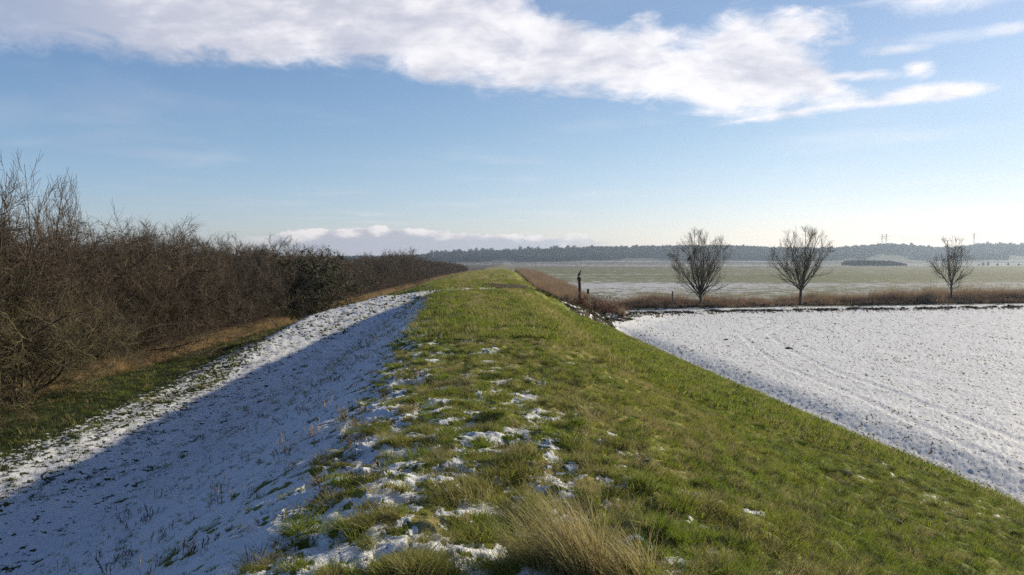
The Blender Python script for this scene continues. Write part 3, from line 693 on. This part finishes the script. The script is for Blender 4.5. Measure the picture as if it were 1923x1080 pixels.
# ------------------------------------------------------------------ hedge shrubs
def shrub_meshes(seed, mat, H=5.6, spread=1.0, l3=9, leaves=0, leafmat=None):
    rs = np.random.RandomState(seed); n = 15
    th = rs.rand(n) * 6.28; r = .5 * np.sqrt(rs.rand(n)); P0 = np.stack([r * np.cos(th), r * np.sin(th), np.full(n, -.1)], 1)
    th2 = th + rs.normal(0, .4, n); sp = spread * rs.uniform(.15, 1.0, n)
    D = np.stack([np.cos(th2) * sp, np.sin(th2) * sp, np.ones(n)], 1); D /= np.linalg.norm(D, axis=1, keepdims=True)
    L = H * rs.uniform(.72, .98, n); p0, d0, r0 = grow(rs, P0, D, L, rs.uniform(.035, .06, n), 9, .17, -.25, .3)
    a, b, c, t = kids(rs, p0, d0, r0, 11, .06, 1., 1.0, .25); m = len(a)
    p1, d1, r1 = grow(rs, a, b, (2.1 - 1.0 * t) * rs.uniform(.7, 1.2, m), np.minimum(c * .5, .02), 6, .26, -.15, .4)
    a, b, c, t = kids(rs, p1, d1, r1, 7, .15, 1, .8, .3); m = len(a); p2, d2, r2 = grow(rs, a, b, rs.uniform(.45, 1.0, m), np.full(m, .0095), 3, .26, .1, .5)
    a, b, c, t = kids(rs, p2, d2, r2, l3, .1, 1, .75, .35); m = len(a); p3, d3, r3 = grow(rs, a, b, rs.uniform(.2, .5, m), np.full(m, .0053), 2, .24, .15, .5)
    stems = tubes(p0, r0, 5); tw = merge([tubes(p1, r1, 3), tubes(p2, r2, 3), tubes(p3, r3, 3)])
    for V in (stems[0], tw[0]): V[:, 2] = np.maximum(V[:, 2], -.15)
    out = [('stems', mesh_np('stems', *stems, mat, True)), ('crown', mesh_np('twigs', *tw, mat))]
    if leaves:
        sel = rs.randint(0, len(p3), leaves); P = p3[sel, 1] + rs.normal(0, .05, (leaves, 3)); out.append(('foliage', mesh_np('leaves', *cross_leaves(rs, P, .075), leafmat)))
    return out
HED = [shrub_meshes(100 + i, M_bark, H=5.5 + .25 * (i % 3), l3=15) for i in range(5)]
LICH = shrub_meshes(120, M_bark2, H=4.2, spread=1.3)
EVER = shrub_meshes(121, M_bark2, H=5.6, leaves=26000, leafmat=M_ever)
def place_shrub(meshes, x, y, rz, sc, label, group, name='hedge_shrub', cat='shrub'):
    o = empty(name, (x, y, gz(x, y) - .03), rz, sc); tag(o, label, cat, group)
    for nm, me in meshes: obj(nm, me, o)
    return o
rs = random.Random(4)
ordinal = ['first', 'second', 'third', 'fourth', 'fifth', 'sixth', 'seventh', 'eighth']
y = 12.5; k = 0; spots = []
while y < 335:
    spots.append(y); y += 2.5 + y * .012
for i, y in enumerate(spots):
    hx = float(HEDGE_X(y)) - 1.55; pxl = CX + F * hx / y
    tall = np.interp(y, [10, 27, 40, 60, 74, 88, 110, 142, 156, 200, 290, 335], [1.16, 1.12, 1.1, 1.02, 1.04, .86, .88, 1.16, 1.0, .92, .78, .5]) * rs.uniform(.9, 1.1)
    k = sum(1 for s in spots[:i] if s > 19)
    ev = 57.5 < y < 63 and not any(s > 57.5 for s in spots[:i])
    if ev: place_shrub(EVER, hx + 1.3, y, 1.0, (1.35, 1.35, 1.08), 'dark green leafy shrub standing out of the brown hedge', None)
    elif y < 19: place_shrub(HED[i % 5], hx, y, rs.random() * 6.28, tall, 'brown leafless shrub of the hedge outside the left edge of the picture', 'brown leafless shrubs beyond the left edge')
    elif k < 8: place_shrub(HED[i % 5], hx, y, rs.random() * 6.28, tall, 'brown leafless hedge shrub, %s of the front row counted from the near left end' % ordinal[k], 'leafless shrubs of the hedge')
    else: place_shrub(HED[i % 5], hx, y, rs.random() * 6.28, tall, 'brown leafless shrub in the receding far part of the hedge', 'leafless shrubs of the far hedge')
for i, y in enumerate(spots):       # second row, seen as a fringe over the first
    yy = y + 1.3; hx = float(HEDGE_X(yy)) - 4.3
    if yy > 250: continue
    place_shrub(HED[(i * 2 + 1) % 5], hx, yy, rs.random() * 6.28, rs.uniform(.96, 1.1) * np.interp(yy, [10, 40, 100, 142, 250], [1.16, 1.1, .88, 1.0, .82]), 'brown leafless shrub in the back row of the hedge', 'leafless shrubs behind the hedge front')
place_shrub(LICH, col_x(35, 24.5) , 24.5, .4, 1.0, 'low shrub with pale lichened branches in front of the hedge at the left edge', None)
def sapling(seed, H):
    r = np.random.RandomState(seed); n = 5
    P0 = np.concatenate([r.normal(0, .25, (n, 2)), np.zeros((n, 1)) - .1], 1); D = np.concatenate([r.normal(0, .13, (n, 2)), np.ones((n, 1))], 1); D /= np.linalg.norm(D, axis=1, keepdims=True)
    p0, d0, r0 = grow(r, P0, D, H * r.uniform(.8, 1, n), np.full(n, .045), 10, .05, .2, .16)
    a, b, c, t = kids(r, p0, d0, r0, 14, .3, .98, .5, .15); m = len(a); p1, d1, r1 = grow(r, a, b, (1.9 - 1.1 * t) * r.uniform(.7, 1.2, m), np.minimum(c * .6, .018), 5, .09, .5, .35)
    a, b, c, t = kids(r, p1, d1, r1, 6, .2, 1, .5, .2); m = len(a); p2, d2, r2 = grow(r, a, b, r.uniform(.25, .7, m), np.full(m, .007), 2, .12, .4, .6)
    return [('trunk', mesh_np('trunk', *tubes(p0, r0, 5), M_bark, True)), ('crown', mesh_np('crown', *merge([tubes(p1, r1), tubes(p2, r2)]), M_bark))]
for i, (px, D, H, pos) in enumerate(((-25, 25.5, 8.0, 'at the left edge of the picture, partly cut off'), (38, 26.5, 7.9, 'second from the left edge, the tallest in sight'), (92, 28.5, 7.6, 'third from the left edge'), (160, 31, 6.9, 'lowest and last before the hedge top levels out'))):
    place_shrub(sapling(200 + i, H), col_x(px, D), D, i * 1.3, 1.0, 'slender bare sapling above the hedge, ' + pos, 'slender saplings above the hedge', 'bare_sapling', 'sapling')

# ------------------------------------------------------------------ three field trees
def field_tree(seed, env, nl, H, trunkh, tr, n1=9, n2=7, n3=6, tilt=0.0):
    r = np.random.RandomState(seed)
    tp = np.array([[[0, 0, -.2], [.02, 0, .3], [.03 + tilt * .3, 0, trunkh * .6], [.0 + tilt, .02, trunkh], [tilt * 1.1, .02, trunkh + .45]]]); tR = np.array([[tr * 1.35, tr * 1.05, tr * .95, tr * .98, tr * .6]])
    zc, rx, rz = env
    def reach(o, d):      # distance along d from o to the crown's edge
        q = np.array([rx, rx, rz]); a = (d / q) @ (d / q); oc = (np.array(o) - [0, 0, zc]) / q; b = 2 * oc @ (d / q); c = oc @ oc - 1
        return (-b + math.sqrt(max(b * b - 4 * a * c, .01))) / (2 * a)
    limbs = []
    for k in range(nl):
        a0 = k * 2.4 + r.uniform(-.3, .3); inc0 = [.12, .75, .4, 1.0, .28, .6, .9, .5, .18, .8, .35, 1.1, .65, .48][k % 14] + r.uniform(-.06, .06); hz0 = 1.0 - .35 * (inc0 > .85) * r.rand()
        d0 = np.array([math.cos(a0) * math.sin(inc0), math.sin(a0) * math.sin(inc0), math.cos(inc0)]); d0b = d0 + [0, 0, .16]; d0b /= np.linalg.norm(d0b)
        limbs.append((a0, inc0, reach((0, 0, trunkh), d0b) * r.uniform(.93, 1.06) / H, hz0))
    n = len(limbs); a_ = np.array([l[0] for l in limbs]); inc = np.array([l[1] for l in limbs]); ln = np.array([l[2] for l in limbs]) * H; hz_ = np.array([l[3] for l in limbs])
    P0 = np.stack([np.full(n, tilt) * hz_, np.zeros(n), trunkh * hz_], 1)
    D = np.stack([np.cos(a_) * np.sin(inc), np.sin(a_) * np.sin(inc), np.cos(inc)], 1)
    p0, d0, r0 = grow(r, P0, D, ln, tr * .20 + tr * .36 * ln / ln.max(), 12, .045, .36, .13)
    a, b, c, t = kids(r, p0, d0, r0, n1, .10, .95, .62, .18); m = len(a)
    q_ = np.array([rx, rx, rz]); bd = b + [0, 0, .2]; bd /= np.linalg.norm(bd, axis=1, keepdims=True); aa = ((bd / q_) ** 2).sum(1); oc = (a - [0, 0, zc]) / q_; bb = 2 * (oc * bd / q_).sum(1); cc = (oc ** 2).sum(1) - 1
    rc_ = (-bb + np.sqrt(np.maximum(bb * bb - 4 * aa * cc, .01))) / (2 * aa)
    p1, d1, r1 = grow(r, a, b, np.clip(np.minimum(H * (.52 - .3 * t) * r.uniform(.6, 1.1, m), rc_ * 1.02), .35, 9), np.clip(c * .5, .010, .035), 7, .06, .4, .3)
    a, b, c, t = kids(r, p1, d1, r1, n2, .15, .97, .5, .2); m = len(a)
    p2, d2, r2 = grow(r, a, b, H * (.17 - .09 * t) * r.uniform(.6, 1.2, m), np.clip(c * .6, .009, .02), 4, .10, .45, .5)
    a, b, c, t = kids(r, p2, d2, r2, n3, .15, 1, .5, .25); m = len(a)
    p3, d3, r3 = grow(r, a, b, r.uniform(.2, .55, m), np.full(m, .0062), 2, .12, .3, .7)
    return [('trunk', mesh_np('trunk', *tubes(tp, tR, 9), M_tree, True)), ('crown', mesh_np('crown', *merge([tubes(p0, r0, 6), tubes(p1, r1, 4), tubes(p2, r2), tubes(p3, r3)]), M_tree))], p0
pi = math.pi
T1 = field_tree(301, (4.7, 3.65, 3.7), 15, 7.0, 1.35, .16, 10, 6, 6)
T2 = field_tree(307, (5.1, 3.6, 3.9), 14, 7.2, 1.8, .18, 10, 6, 6, tilt=.1)
T3 = field_tree(311, (4.9, 2.3, 3.3), 11, 5.8, 2.2, .13, 8, 6, 5)
trees = []
for (px, D, (ms, lim), lb) in ((1316, 88.5, T1, 'broad bare tree with two dark birds in its crown, leftmost of the three field trees'), (1503, 92, T2, 'tallest bare vase shaped tree standing between the other two in the reeds'),
                               (1787, 97.5, T3, 'smallest and thinnest bare tree, rightmost of the three field trees')):
    x = col_x(px, D); o = empty('bare_tree', (x, D, gz(x, D) - .05)); tag(o, lb, 'tree', 'bare trees along the ditch')
    for nm, me in ms: obj(nm, me, o)
    trees.append(o)

# ------------------------------------------------------------------ posts
def loft(sections, sides=12):
    """sections: (centre, rx, ry, axis A, axis B) closed tube with end caps"""
    V, Q = [], []; th = np.arange(sides) * 2 * pi / sides
    for c, rx, ry, A, B in sections:
        V.append(np.array(c)[None] + rx * np.cos(th)[:, None] * np.array(A)[None] + ry * np.sin(th)[:, None] * np.array(B)[None])
    n = len(sections); idx = np.arange(n * sides).reshape(n, sides); nx = np.roll(idx, -1, 1)
    Q = np.stack([idx[:-1], nx[:-1], nx[1:], idx[1:]], -1).reshape(-1, 4)
    V = np.concatenate(V); c0, c1 = len(V), len(V) + 1; V = np.concatenate([V, [sections[0][0]], [sections[-1][0]]])
    capa = np.stack([nx[0], idx[0], np.full(sides, c0), np.full(sides, c0)], -1); 
    faces = [tuple(q) for q in Q.tolist()] + [(int(a[0]), int(a[1]), c0) for a in capa] + [(int(idx[-1][i]), int(nx[-1][i]), c1) for i in range(sides)]
    return V, faces
def loft_mesh(name, sections, mat, sides=12, smooth=True):
    V, Fc = loft(sections, sides); me = bpy.data.meshes.new(name); me.from_pydata([tuple(v) for v in V], [], Fc); me.update()
    if smooth: me.polygons.foreach_set('use_smooth', [True] * len(me.polygons))
    me.materials.append(mat); return me
UX, UY, UZ = (1, 0, 0), (0, 1, 0), (0, 0, 1)
def wood_post(name, base, H, r, lean, mat, label, group=None):
    o = empty(name, base); tag(o, label, 'post', group); r_ = random.Random(H)
    sec = [((lean * t * H + r_.uniform(-.006, .006), 0, t * H - .15 * (t == 0)), r * (1.05 - .12 * t) * r_.uniform(.96, 1.04), r * (1.05 - .12 * t), UX, UY) for t in (0, .15, .35, .55, .75, .92, .985, 1.0)]
    sec[-1] = (sec[-1][0], r * .75, r * .75, UX, UY); obj('shaft', loft_mesh('shaft', sec, mat, 10), o); return o
px_, pD = 1088, 61.5; PXX = col_x(px_ + 2, pD); PZ = gz(PXX, pD)
topz = CZ + (HY - 520) / F * pD; PH = topz - PZ
post = wood_post('timber_post', (PXX, pD, PZ), PH, .115, -.035, M_post, 'tall dark wooden post leaning slightly, with a bird of prey perched on top')
cap = loft_mesh('cap', [((-.035 * PH, 0, PH - .30), .13, .13, UX, UY), ((-.035 * PH, 0, PH - .28), .15, .15, UX, UY), ((-.035 * PH, 0, PH - .05), .15, .14, UX, UY), ((-.035 * PH, 0, PH - .03), .12, .12, UX, UY)], M_post, 8, False); obj('top_band', cap, post)
D2 = 62.5; X2 = col_x(1104.5, D2); Z2 = gz(X2, D2); top2 = CZ + (HY - 543) / F * D2; H2 = top2 - Z2
mk_ = wood_post('marker_post', (X2, D2, Z2), H2 - .3, .05, 0.0, M_pale, 'short pale marker post with a dark head beside the tall post')
obj('marker_head', loft_mesh('head', [((0, 0, H2 - .36), .085, .06, UX, UY), ((0, 0, H2 - .34), .1, .07, UX, UY), ((0, 0, H2 - .02), .1, .07, UX, UY), ((0, 0, H2), .08, .05, UX, UY)], M_post, 8, False), mk_)
X3 = col_x(1108, 61.2); wood_post('thin_stake', (X3, 61.2, gz(X3, 61.2)), 1.15, .035, .03, M_pale, 'thin pale stake just right of the short marker post')
for px, D, h, lb in ((1196, 80.5, 2.5, 'dark weathered stake standing in the reeds left of the first tree'), ):
    x = col_x(1263, 85.5); wood_post('fence_stake', (x, 85.5, gz(x, 85.5)), 1.9, .09, 0, M_reed, lb)

# ------------------------------------------------------------------ birds
def bird(loc, size, rz, upright, label, group=None):
    """one continuous body along a spine, with wings, tail, beak and legs"""
    o = empty('bird', loc, rz, size); tag(o, label, 'bird', group)
    c, s = math.cos(upright), math.sin(upright)          # body axis from tail to chest, x forward
    ax = np.array([c, 0, s]); up = np.array([-s, 0, c]); B = (0, 1, 0)
    base = np.array([0, 0, .16 + .10 * s])
    def S(t, rx, ry, lift=0.0, fwd=0.0): return (tuple(base + ax * t + np.array([fwd, 0, lift])), rx, ry, tuple(up), B)
    body = [S(-.26, .012, .02), S(-.2, .04, .05), S(-.1, .085, .09), S(0, .11, .11), S(.1, .11, .115), S(.2, .085, .09, .01)]
    hd = base + ax * .28 + np.array([.0, 0, .05]); nu = (-.2, 0, 1)
    body += [(tuple(hd - ax * .01), .062, .065, tuple(up), B), (tuple(hd + np.array([.03, 0, .035])), .058, .056, (-.5, 0, .86), B), (tuple(hd + np.array([.065, 0, .045])), .042, .042, (-.2, 0, .98), B), (tuple(hd + np.array([.09, 0, .04])), .014, .016, UZ, B)]
    obj('body', loft_mesh('body', body, M_feather), o)
    bk = hd + np.array([.088, 0, .038]); obj('beak', loft_mesh('beak', [(tuple(bk), .013, .011, UZ, B), (tuple(bk + np.array([.03, 0, -.003])), .01, .008, UZ, B), (tuple(bk + np.array([.05, 0, -.018])), .002, .002, UZ, B)], M_beak, 8), o)
    tl = base - ax * .22; obj('tail', loft_mesh('tail', [(tuple(tl), .018, .03, tuple(up), B), (tuple(tl - ax * .14 + np.array([0, 0, -.02])), .012, .05, tuple(up), B), (tuple(tl - ax * .26 + np.array([0, 0, -.04])), .006, .05, tuple(up), B)], M_feather, 10), o)
    for sgn in (-1, 1):
        y_ = sgn * .1; w = [(tuple(base + ax * .18 + np.array([0, y_ * .8, .02])), .02, .01, tuple(up), B), (tuple(base + ax * .1 + np.array([0, y_ * 1.1, .01])), .08, .022, tuple(up), B), (tuple(base - ax * .08 + np.array([0, y_ * 1.0, .02])), .075, .02, tuple(up), B), (tuple(base - ax * .26 + np.array([0, y_ * .5, .03])), .035, .012, tuple(up), B), (tuple(base - ax * .36 + np.array([0, y_ * .25, .03])), .006, .006, tuple(up), B)]
        obj('wing', loft_mesh('wing', w, M_feather, 10), o)
        yl = sgn * .045; obj('leg', loft_mesh('leg', [((.0, yl, .12 + .08 * s), .03, .028, UX, UY), ((.01, yl, .07), .014, .014, UX, UY), ((.0, yl, .01), .009, .009, UX, UY), ((.03, yl, -.004), .012, .014, UX, UY)], M_beak, 8), o)
    return o
bird((PXX - .035 * PH, pD, PZ + PH), .82, .25, 1.05, 'dark bird of prey perched upright on the tall post')
def bird_in_tree(k, px, py, size, up, label):
    # sit on the limb point nearest to the spot
    o = trees[k]; best = None; P = T1[1].reshape(-1, 3) + np.array(o.location)
    d = np.hypot(CX + F * P[:, 0] / P[:, 1] - px, HY - F * (P[:, 2] - CZ) / P[:, 1] - py); p = P[np.argmin(d)]
    bird((p[0], p[1], p[2] + .01), size, .5, up, label, 'birds perched in the first field tree')
bird_in_tree(0, 1301, 474, 1.2, .8, 'upper of the two dark birds perched in the leftmost field tree')
bird_in_tree(0, 1288, 492, 1.15, .6, 'lower of the two dark birds perched in the leftmost field tree')

# ------------------------------------------------------------------ tussocks, brambles, molehills
def tussock(px, py, parts, label, name='grass_tussock', cat='tussock', zc=3.5):
    x, D = at(px, py, zc)
    for _ in range(6): z = gz(x, D); x, D = at(px, py, z)
    o = empty(name, (x, D, z)); tag(o, label, cat)
    for i, (nm, me, dx, dy) in enumerate(parts): c = obj(nm, me, o); c.location = (dx, dy, gz(x + dx, D + dy) - z)
    return o
tussock(1085, 1072, [('blades', blades(501, 700, .17, .20, .56, .0044, .26, .32, M_straw, wind=(-.26, .08), seg=5), 0, 0), ('blades', blades(502, 520, .17, .14, .38, .0044, .32, .4, M_straw, wind=(-.34, .05), seg=5), .24, -.02), ('green_blades', blades(503, 300, .3, .05, .18, .005, .5, .4, M_green, seg=4), .3, .05)],
        'largest straw coloured grass tussock, leaning left at the bottom of the picture')
tussock(1010, 1062, [('blades', blades(508, 420, .16, .10, .30, .004, .32, .45, M_straw, wind=(-.2, .1), seg=5), 0, 0)], 'straw tuft leaning out from under the left side of the largest tussock')
tussock(875, 935, [('blades', blades(504, 330, .2, .08, .24, .004, .4, .5, M_straw, wind=(-.1, 0), seg=4), 0, 0), ('green_blades', blades(505, 200, .2, .05, .14, .005, .5, .5, M_green, seg=4), .05, 0)], 'pale straw tussock amid snow patches up and left of the largest tussock')
tussock(790, 1078, [('blades', blades(506, 300, .13, .08, .22, .004, .4, .6, M_straw, wind=(.1, 0), seg=4), 0, 0)], 'yellowish tuft at the bottom edge amid snow, left of the largest tussock')
tussock(905, 1010, [('green_blades', blades(507, 420, .15, .07, .17, .005, .5, .6, M_green, seg=4), 0, 0)], 'lush green tuft beside the snow patch left of the largest tussock')
def bramble(seed, R, mat):
    r = np.random.RandomState(seed); n = 34; th = r.rand(n) * 6.28
    P0 = np.concatenate([r.normal(0, R * .3, (n, 2)), np.zeros((n, 1))], 1); D = np.stack([np.cos(th), np.sin(th), r.uniform(.8, 2.2, n)], 1); D /= np.linalg.norm(D, axis=1, keepdims=True)
    p, d, ra = grow(r, P0, D, R * r.uniform(.7, 1.4, n), np.full(n, .012), 6, .15, -.9, .5); a, b, c, t = kids(r, p, d, ra, 12, .1, 1, .7); m = len(a)
    p1, d1, r1 = grow(r, a, b, np.full(m, R * .3), np.full(m, .007), 3, .2, .2, .6); lv = p1[:, 1:].reshape(-1, 3); return [('stems', mesh_np('s', *merge([tubes(p, ra), tubes(p1, r1)]), mat)), ('leaves', mesh_np('l', *cross_leaves(r, lv + r.normal(0, .05, lv.shape), .07), mat))]
M_bram = foliage_mat('rusty_bramble', (0.20, 0.09, 0.05), (0.12, 0.07, 0.045), (0.07, 0.045, 0.03), 0.2, 1.5)
for i, (px, D, R, lb) in enumerate(((1083, 60.5, .95, 'rust brown bramble at the foot of the tall post'), (1116, 62.8, 1.25, 'largest rust brown bramble where bank and snowy field meet'), (1136, 67, 1.2, 'dark bramble behind the largest one at the field corner'), (1160, 72, 1.2, 'bramble at the start of the reed strip near the field corner'))):
    x = col_x(px, D); o = empty('bramble', (x, D, gz(x, D) - .05), i); tag(o, lb, 'bramble', 'brambles at the field corner')
    for nm, me in bramble(600 + i, R, M_bram): obj(nm, me, o)
for i, (px, py, s, lb) in enumerate(((1257, 718, .9, 'dark molehill high on the sunny slope near the field edge'), (1591, 893, .75, 'small dark molehill in the middle of the sunny slope'), (1678, 990, 1.0, 'dark molehill low on the right part of the sunny slope'))):
    x, D = at(px, py, 2.0)
    for _ in range(8): z = gz(x, D); x, D = at(px, py, z)
    me = lumps(40 + i, r=.16, sub=3, flat=.42, amp=.22); me.materials.append(M_clod); o = obj('molehill', me, None, (x, D, z)); o.scale = (s, s, s); tag(o, lb, 'molehill', 'molehills on the sunny slope')
for i, (px, py, s, lb) in enumerate(((1483, 655, 1.1, 'dark lump of earth lying beside the tracks in the snow field'), (1365, 639, .8, 'small dark lump of earth in the snow field near the bank corner'), (1443, 636, .7, 'pale brown clod between the two wheel tracks in the snow field'))):
    x, D = at(px, py, 0); me = lumps(60 + i, r=.2, sub=3, flat=.6, amp=.35); me.materials.append(M_clod); o = obj('earth_clod', me, None, (x, D, gz(x, D))); o.scale = (s * 1.0, s * .7, s * .6); tag(o, lb, 'clod', 'clods lying in the snow field')

# ------------------------------------------------------------------ far woods, skyline trees, pylons
def far_crown(seed, R, H, n, size, mat):
    r = np.random.RandomState(seed); u = r.normal(0, 1, (n, 3)); u /= np.linalg.norm(u, axis=1, keepdims=True); q = r.rand(n, 1) ** .4
    lob = 1 + .25 * np.sin(u[:, :1] * 5 + seed) * np.cos(u[:, 1:2] * 4 + seed)
    P = u * q * lob * np.array([R, R, H * .42]); P[:, 2] += H * .6
    return mesh_np('crown', *cross_leaves(r, P, size, 1.8), mat)
def far_woods():
    src = [proto('f', far_crown(i, 5.0, 12, 260, 1.5, M_wood)) for i in range(4)]
    n = 11000; a = np.radians(RS.uniform(-38, 38, n)); q = RS.uniform(1640, 2040, n); x = np.tan(a) * q; y = q
    wob = fbm(x, y, .004, 3, seed=95); m = (y + 500 * wob > 1675) & ((uni(fbm(x, y, .006, 2, seed=96)) > .25) | (y > 1800)); x, y = x[m], y[m]; n = len(x)
    scatter('far_woods', np.stack([x, y, land(x, y, False) - 1], 1), np.stack([np.zeros(n), np.zeros(n), RS.rand(n) * 6.28], 1), .85 + .45 * RS.rand(n), RS.randint(0, 4, n), src, 'bluish leafless woodland covering the distant ridge', 'woodland')
    # copse out on the plain and the hedgerow specks beyond it
    src = [proto('f', far_crown(10 + i, 3.4, 7.0, 260, .9, M_wood)) for i in range(3)]
    D = 1000; x0, x1 = col_x(1619, D), col_x(1704, D); n = 330; x = RS.uniform(x0, x1, n); y = D + RS.uniform(0, 60, n); t = (x - x0) / (x1 - x0); sc = np.interp(t, [0, .08, .7, 1], [.75, 1.0, .95, .45])
    scatter('distant_copse_woods', np.stack([x, y, land(x, y, False) - .5], 1), np.stack([np.zeros(n), np.zeros(n), RS.rand(n) * 6.28], 1), sc * (.95 + .1 * RS.rand(n)), RS.randint(0, 3, n), src, 'dark flat topped copse alone on the plain below the ridge', 'copse')
far_woods()
FT = []
for i in range(5):
    R, H = (3.2, 13) if i % 2 else (4.6, 12); r = np.random.RandomState(i)
    tr = tubes(np.array([[[0, 0, -1.], [.1, 0, 4], [.2, .1, H * .75]]]), np.array([[.5, .4, .2]]), 6); FT.append([('trunk', mesh_np('trunk', *tr, M_wood)), ('crown', far_crown(20 + i, R, H, 300, .95, M_wood))])
def ridge_tree(px, sc, i, D, label, group):
    x = col_x(px, D); o = empty('distant_tree', (x, D, float(land(np.array([x]), np.array([float(D)]), False)[0]) - 1.0), i * 1.7, sc); tag(o, label, 'tree', group)
    for nm, me in FT[i % 5]: obj(nm, me, o)
r_ = random.Random(9)
px = 806
i = 0
for lo, hi, step, s0, s1, lb in ((806, 1135, 8.5, 1.15, 1.9, 'tiny hazy skyline tree on the ridge left of the field trees'), (1140, 1440, 17, 1.0, 1.5, 'tiny hazy skyline tree on the ridge behind the two larger field trees'), (1545, 1925, 15, 1.0, 1.6, 'tiny hazy skyline tree on the ridge at the right end')):
    px = lo
    while px < hi:
        ridge_tree(px, r_.uniform(s0, s1), i, 1995 + r_.uniform(-12, 12), lb, lb.replace('tiny hazy skyline tree', 'skyline trees')); i += 1; px += step * r_.uniform(.45, 1.6)
for j, (px, s) in enumerate(((1846, .45), (1855, .5), (1873, .35), (1893, .4), (1913, .35), (1838, .3))):
    ridge_tree(px, s, j, 1060 + j * 7, 'small hazy tree at the far edge of the plain below the ridge', 'trees at the far edge of the plain')

def pylon(px, D, ytop, label):
    x = col_x(px, D); z0 = float(land(np.array([x]), np.array([float(D)]), False)[0]) - 1; H = CZ + (HY - ytop) / F * D - z0
    o = empty('pylon', (x, D, z0)); tag(o, label, 'pylon', 'pylons on the ridge'); P = []
    w = lambda t: 3.6 * (1 - t) ** 1.5 + .7
    def bar(a, b, r=.16): P.append((a, b))
    lv = np.linspace(0, 1, 9)
    for a, b in zip(lv[:-1], lv[1:]):
        for sx, sy in ((1, 1), (1, -1), (-1, 1), (-1, -1)): bar((sx * w(a), sy * w(a), a * H), (sx * w(b), sy * w(b), b * H))
        for s in (1, -1):
            bar((-w(a), s * w(a), a * H), (w(b), s * w(b), b * H)); bar((w(a), s * w(a), a * H), (-w(b), s * w(b), b * H)); bar((s * w(a), -w(a), a * H), (s * w(b), w(b), b * H))
    V, Q = tubes(np.array(P, float), np.full((len(P), 2), .17), 4); obj('mast', mesh_np('mast', V, Q, M_steel), o)
    for t, L in ((.70, 6.5), (.82, 8.5), (.94, 6.0)):
        B = [((-L, 0, t * H), (L, 0, t * H)), ((-L, 0, t * H), (0, 0, t * H + 1.8)), ((L, 0, t * H), (0, 0, t * H + 1.8)), ((-L, 0, t * H), (-L, 0, t * H - 2)), ((L, 0, t * H), (L, 0, t * H - 2))]
        V, Q = tubes(np.array(B, float), np.full((5, 2), .2), 4); obj('cross_arm', mesh_np('arm', V, Q, M_steel), o)
    return o, H
pys = [pylon(1655.5, 2150, 440, 'left one of the two faint pylons standing close together on the ridge'), pylon(1663.5, 2180, 439, 'right one of the two faint pylons standing close together on the ridge'), pylon(1828, 2120, 437, 'faint lone pylon on the ridge near the right edge')]
def cable(a, b, arm, t):
    (oa, ha), (ob, hb) = a, b; pa = np.array(oa.location) + np.array([arm, 0, ha * t - 2]); pb = np.array(ob.location) + np.array([arm, 0, hb * t - 2]); s = np.linspace(0, 1, 14)[:, None]
    P = pa + (pb - pa) * s; P[:, 2] -= (4 * 5.0 * s * (1 - s))[:, 0]
    V, Q = tubes(P[None], np.full((1, 14), .11), 4); return V, Q
oe = bpy.data.objects.new('tmp', None); oe.location = (1750, 2100, float(pys[2][0].location[2]))
for (a, b, lb) in ((pys[1], pys[2], 'faint power lines strung from the paired pylons to the lone pylon'), (pys[2], (oe, pys[2][1]), 'faint power lines running from the lone pylon out of the picture')):
    V, Q = merge([cable(a, b, s * L, t) for t, L in ((.70, 6.5), (.82, 8.5), (.94, 6.0)) for s in (-1, 1)]); tag(obj('power_line', mesh_np('power_line', V, Q, M_steel)), lb, 'power line')

# ------------------------------------------------------------------ the air
def haze():
    m, k, out = mat_new('haze_air'); v = k.new('ShaderNodeVolumePrincipled'); v.inputs['Color'].default_value = (0.62, 0.80, 1.0, 1); v.inputs['Density'].default_value = 0.00016; v.inputs['Anisotropy'].default_value = 0.45
    k.link(v.outputs[0], out.inputs['Volume'])
    x0, x1, y0, y1, z0, z1 = -3700, 3700, -3700, 3700, -3, 96
    V = [(x, y, z) for z in (z0, z1) for y in (y0, y1) for x in (x0, x1)]
    me = bpy.data.meshes.new('haze'); me.from_pydata(V, [], [(0, 2, 3, 1), (4, 5, 7, 6), (0, 1, 5, 4), (2, 6, 7, 3), (0, 4, 6, 2), (1, 3, 7, 5)]); me.update(); me.materials.append(m)
    tag(obj('haze', me), 'thin bluish winter haze over the whole plain', 'haze', None, 'stuff')
haze()
